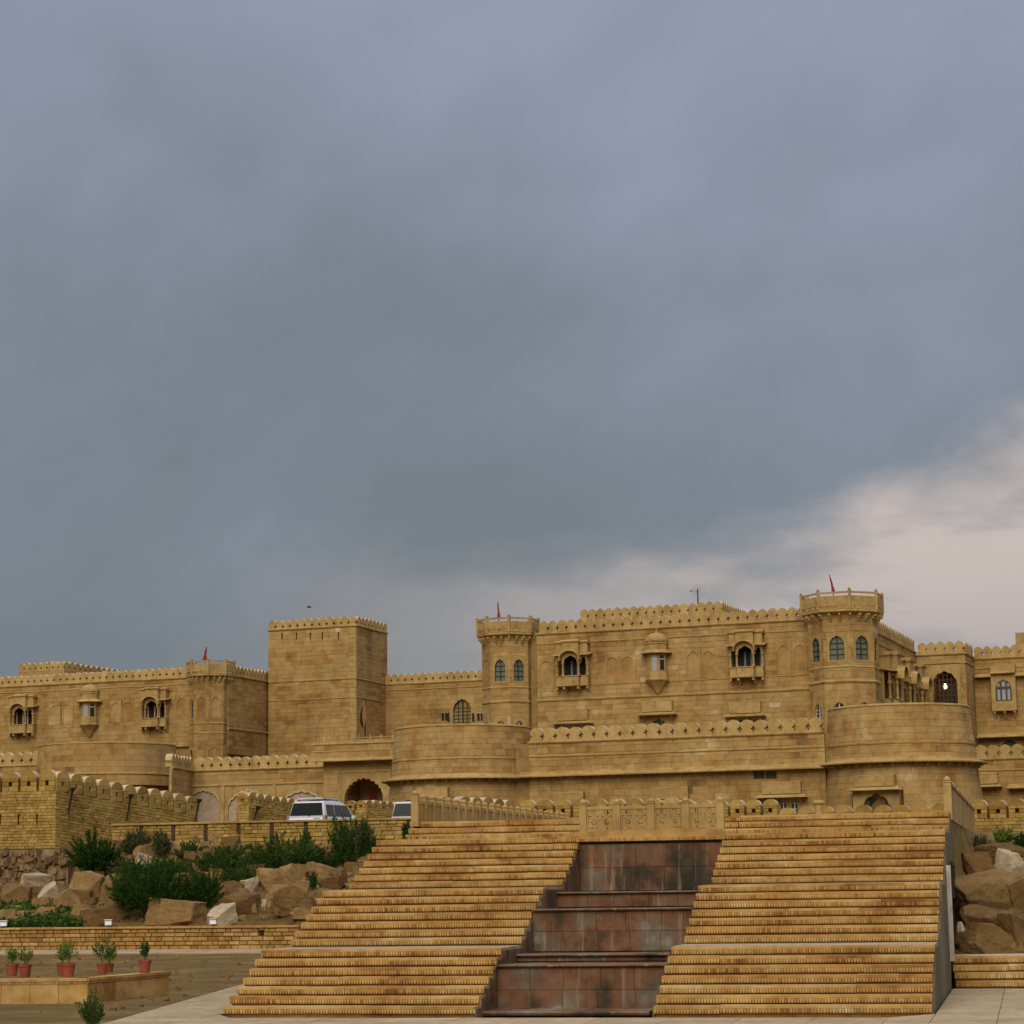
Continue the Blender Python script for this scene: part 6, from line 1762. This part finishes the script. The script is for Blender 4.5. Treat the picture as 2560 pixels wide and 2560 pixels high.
# ================================================================== plants
def leaves(mb, c, rx, ry, rz, n, size, rnd, clumps=14, up=.5, slim=.35, fill=.35):
    """Foliage on many leafy shoots that fan out of the crown's foot; the shoots overrun the outline unevenly."""
    base = Vector((c[0], c[1], c[2] - rz*.85)); sh = []
    lob = [(rnd.uniform(0, 6.28), rnd.uniform(.72, 1.22)) for _ in range(5)]
    for i in range(clumps*7):
        t = rnd.uniform(0, 2*math.pi); q = rnd.uniform(-.35, 1.0)
        rr = math.sqrt(max(0, 1 - q*q)); k = rnd.uniform(.60, 1.02) + (.14 if rnd.random() < .12 else 0)
        for a, m_ in lob: k *= 1 + (m_ - 1)*max(0, math.cos(t - a))**3
        tip = Vector((c[0] + rx*rr*math.cos(t)*k, c[1] + ry*rr*math.sin(t)*k, c[2] + rz*q*k))
        st = base.lerp(tip, rnd.uniform(.15, .5)) + Vector((rnd.gauss(0, .12)*rx, rnd.gauss(0, .12)*ry, 0))
        sh.append((st, tip, rnd.uniform(.05, .13)))
    for i in range(n):
        st, tip, w0 = rnd.choice(sh); q = rnd.random()**.7
        sp = w0*(1.15 - q)*(rx + rz)*.55
        p = st.lerp(tip, q) + Vector((rnd.gauss(0, sp), rnd.gauss(0, sp), rnd.gauss(0, sp)))
        d = (tip - st).normalized()
        ax = (d*.8 + Vector((rnd.gauss(0, .5), rnd.gauss(0, .5), up*.5 + rnd.gauss(0, .4)))).normalized()
        sd_ = ax.cross(Vector((rnd.gauss(0, 1), rnd.gauss(0, 1), rnd.gauss(0, 1)))).normalized()
        l = size*rnd.uniform(.6, 1.5); w = l*slim
        mb.add([tuple(p - ax*l*.5), tuple(p + sd_*w*.5), tuple(p + ax*l*.5), tuple(p - sd_*w*.5)], [(0, 1, 2, 3)])
def bush(label, px, py, wpx, hpx, mat, seed, n=1500, size=.10, Y=None, name='shrub', cat='shrub', group='shrubs on the bank', clumps=14, slim=.30, p=None, up=.5, fill=.35, zdrop=.06):
    rnd = random.Random(seed)
    p = p or (ground_hit(px, py, 73.0) if Y is None else at(px, py, Y))
    k = p[1]/FPX; w, h = wpx*k*1.08, hpx*k*1.05
    n = int(n*2.7); size *= .72
    t = T(name, label, cat, WO, p, group)
    c = (p[0], p[1] + w*.15, p[2] + h*.52 - zdrop)
    mb = MB()
    for i in range(7):
        a = rnd.uniform(0, 6.28); r = rnd.uniform(.1, .38)*w
        mb.tube([(p[0] + rnd.uniform(-.05, .05)*w, p[1] + w*.15, p[2] - .05), (p[0] + r*.5*math.cos(a), p[1] + w*.15 + r*.5*math.sin(a), p[2] + h*.35), (p[0] + r*math.cos(a), p[1] + w*.15 + r*math.sin(a), p[2] + h*rnd.uniform(.6, .9))], [.018*w + .004, .01*w + .003, .003], 5)
    t.part('stems', mb, 'bark')
    mb = MB(); leaves(mb, c, w*.5, w*.42, h*.52, n, size, rnd, clumps, up, slim, fill)
    t.part('foliage', mb, mat)
    return t
bush('big dark green bush in the middle of the left bank', 366, 2304, 215, 165, 'leaf_dark', 1, 8000, 0.132, clumps=26)
bush('rounder dark bush right of the biggest one on the left bank', 503, 2284, 112, 118, 'leaf_dark', 2, 3800, 0.124, clumps=16)
bush('dark bush at the foot of the left battlement', 240, 2190, 130, 100, 'leaf_dark', 3, 3400, 0.186, clumps=16)
bush('spreading green shrub left below the retaining wall', 548, 2194, 190, 84, 'leaf_mid', 4, 3000, 0.155, clumps=18)
bush('green shrub with a spiky top below the retaining wall', 700, 2188, 175, 98, 'leaf_mid', 5, 3200, 0.155, clumps=18)
bush('tall dark shrub against the stair, topmost on the left bank', 880, 2214, 155, 172, 'leaf_dark', 6, 3400, 0.155, Y=85.0, clumps=20, fill=.25)
bush('slender olive sprigs rising over the wall beside the tall dark shrub', 905, 2130, 62, 90, 'leaf_olive', 7, 700, 0.155, Y=85.3, clumps=9, fill=.15)
bush('spiky shoot above the shrub below the retaining wall', 764, 2150, 30, 84, 'leaf_mid', 8, 420, 0.155, Y=86.0, clumps=7)
bush('thin olive shrub left of the first drain slots', 335, 2140, 78, 70, 'leaf_olive', 9, 900, 0.171, Y=88.0, clumps=10, fill=.2)
bush('thin olive shrub between drain slots of the retaining wall', 402, 2148, 56, 78, 'leaf_olive', 10, 700, 0.171, Y=87.6, clumps=9, fill=.2)
bush('low green shrub right of the thin olive shrubs', 470, 2160, 66, 56, 'leaf_mid', 11, 1100, 0.155, Y=86.5, clumps=10)
bush('tiny conical shrub among the central boulders', 783, 2226, 26, 52, 'leaf_dark', 12, 500, 0.109, Y=79.5, clumps=5)
bush('narrow dark climber at the top left corner of the stair', 1016, 2112, 26, 62, 'leaf_dark', 13, 420, 0.139, Y=84.0, clumps=6)
bush('grey-green scrub behind the yellowish boulder', 320, 2200, 90, 60, 'leaf_olive', 14, 1000, 0.171, clumps=12, fill=.2)
bush('dark scrub under the tall pointed boulder', 250, 2300, 60, 40, 'leaf_mid', 15, 600, 0.109, clumps=8)
bush('dark shrub filling the gap left of the tall shrub by the stair', 800, 2176, 110, 60, 'leaf_dark', 21, 1500, .12, clumps=12)
bush('low spreading shrub between the two dark bushes and the wall shrubs', 610, 2212, 120, 56, 'leaf_mid', 22, 1500, .12, clumps=12)
bush('low dark scrub right of the bush at the battlement foot', 420, 2196, 120, 60, 'leaf_mid', 23, 1500, .12, clumps=12)
bush('light green shrub above the boulders on the right', 2510, 2112, 54, 46, 'leaf_light', 16, 900, .10, Y=56.0, group='shrubs right of the stair', clumps=10)
bush('brown twiggy shrub beside the right stair head', 2456, 2124, 48, 40, 'leaf_olive', 17, 450, .09, Y=55.0, group='shrubs right of the stair', clumps=8, fill=.2)
bush('dark shrub at the right picture edge below the battlement', 2556, 2122, 40, 46, 'leaf_dark', 18, 700, .09, Y=56.0, group='shrubs right of the stair', clumps=8)
bush('leafy young sapling in front of the planter wall', 228, 2568, 66, 94, 'leaf_mid', 19, 1000, .045, Y=35.4, name='sapling', cat='sapling', group=None, clumps=12, slim=.45, fill=.2)
# creeping ground cover and dry grass
mb = MB(); rnd = random.Random(5)
for i in range(5200):
    px, py = rnd.uniform(-20, 225), rnd.uniform(2245, 2322)
    if rnd.random() < max(0, (px - 120)/160): continue
    if py < 2262 + px*.10: continue
    p = ground_hit(px, py, 73.0); p = Vector((p[0], p[1], p[2] + rnd.random()**2*.28))
    ax = Vector((rnd.gauss(0, 1), rnd.gauss(0, 1), rnd.gauss(.3, .5))).normalized(); s2 = ax.orthogonal().normalized(); l = rnd.uniform(.05, .12)
    mb.add([tuple(p - ax*l), tuple(p + s2*l*.6), tuple(p + ax*l), tuple(p - s2*l*.6)], [(0, 1, 2, 3)])
tag(single('ground_cover', mb, 'leaf_mid', 'low green creeper covering the bank behind the low wall', 'ground cover', WO, (0, 0, 0)), kind='stuff')
mb = MB()
for i in range(6500):
    if rnd.random() < .22:
        X, Y = rnd.uniform(-15, -6.0), rnd.uniform(37, 70); hh = rnd.uniform(.02, .07)
    else:
        X, Y = rnd.uniform(-24, -5), rnd.uniform(76, 89); hh = rnd.uniform(.08, .3)
    if noise.noise(Vector((X*.8, Y*.8, 7.7))) < .05: continue
    a, n = ST.inv(X, Y)
    if a > -.15 or apron_zone(X, Y, a, n) or -5 < LW.inv(X, Y)[1] < .7: continue
    z = ground_z(X, Y); l = Vector((rnd.gauss(0, .4), rnd.gauss(0, .4), 1)).normalized()*hh; w = hh*.10 + .003
    mb.add([(X - w, Y, z), (X + w, Y, z), (X + l.x, Y + l.y, z + l.z)], [(0, 1, 2)])
tag(single('dry_grass', mb, 'grass_dry', 'thin dry grass growing over the soil and the bank', 'grass', WO, (0, 0, 0)), kind='stuff')

# potted plants on the planter wall
def pot(label, px, py, w, hp, wp, seed, back=0.0, mat='leaf_light'):
    p = atz(px, py, ZT + .004); k = p[1]/FPX
    p = (p[0], p[1] + .10 + back, ZT + .002); rnd = random.Random(seed)
    t = T('potted_plant', label, 'potted plant', WO, p, 'potted plants on the planter wall')
    r = w*k*.5; h = w*k*.98; x, y, z = p
    t.part('pot', MB().lathe(x, y, [(r*.72, z), (r*.92, z + h*.84), (r*1.02, z + h*.84), (r*1.04, z + h), (r*.92, z + h), (r*.88, z + h*.88), (.005, z + h*.88)], 20), 'terracotta')
    t.part('potting_soil', MB().lathe(x, y, [(r*.89, z + h*.86), (r*.89, z + h*.90), (.01, z + h*.91)], 14), 'soil')
    mb = MB()
    for i in range(6):
        a = rnd.uniform(0, 6.28); q = rnd.uniform(.15, .42)*wp*k
        mb.tube([(x, y, z + h*.85), (x + q*.4*math.cos(a), y + q*.4*math.sin(a), z + h + hp*k*.35), (x + q*math.cos(a), y + q*math.sin(a), z + h + hp*k*rnd.uniform(.6, .95))], [.006, .004, .002], 5)
    t.part('stems', mb, 'bark')
    hp *= 1.15; wp *= 1.2
    mb = MB(); leaves(mb, (x, y, z + h + hp*k*.48), wp*k*.5, wp*k*.45, hp*k*.52, 1100, .034, rnd, 5, .35, .42, .15)
    t.part('foliage', mb, mat)
pot('leftmost of the terracotta pots with a thin green plant', 27, 2441, 32, 42, 34, 1)
pot('second terracotta pot from the left, touching the leftmost one', 60, 2444, 32, 44, 44, 2)
pot('terracotta pot half hidden behind the third front pot', 150, 2440, 30, 46, 30, 3, .14)
pot('third front terracotta pot, with a bushy light plant', 168, 2444, 35, 58, 46, 4)
pot('terracotta pot with the tallest leaning plant', 253, 2436, 28, 66, 58, 5, 0, 'leaf_mid')
pot('small terracotta pot just behind the tallest leaning plant', 268, 2432, 22, 44, 30, 6, .16)
pot('rightmost terracotta pot near the end of the planter wall', 360, 2432, 32, 50, 30, 7, 0, 'leaf_mid')

# ================================================================== bird
X, Y, Z = at(773, 1518, 120.0)
t = T('bird', 'small dark bird flying above the square tower', 'bird', WO, (X, Y, Z))
t.part('body', MB().tube([(X - .12, Y, Z + .01), (X - .06, Y, Z), (X + .05, Y, Z), (X + .10, Y, Z + .015), (X + .14, Y, Z + .01)], [.008, .035, .04, .025, .006], 8), 'bird', smooth=True)
for sg in (-1, 1):
    mb = MB(); mb.hexa([(X - .05, Y, Z + .01), (X + .05, Y, Z + .01), (X + .02, Y + sg*.2, Z + .05), (X - .06, Y + sg*.2, Z + .05), (X - .05, Y, Z + .025), (X + .05, Y, Z + .025), (X + .02, Y + sg*.2, Z + .058), (X - .06, Y + sg*.2, Z + .058)])
    w = t.part('wing', mb, 'bird')
t.part('tail', MB().hexa([(X - .20, Y - .03, Z), (X - .10, Y - .015, Z), (X - .10, Y + .015, Z), (X - .20, Y + .03, Z), (X - .20, Y - .03, Z + .01), (X - .10, Y - .015, Z + .012), (X - .10, Y + .015, Z + .012), (X - .20, Y + .03, Z + .01)]), 'bird')
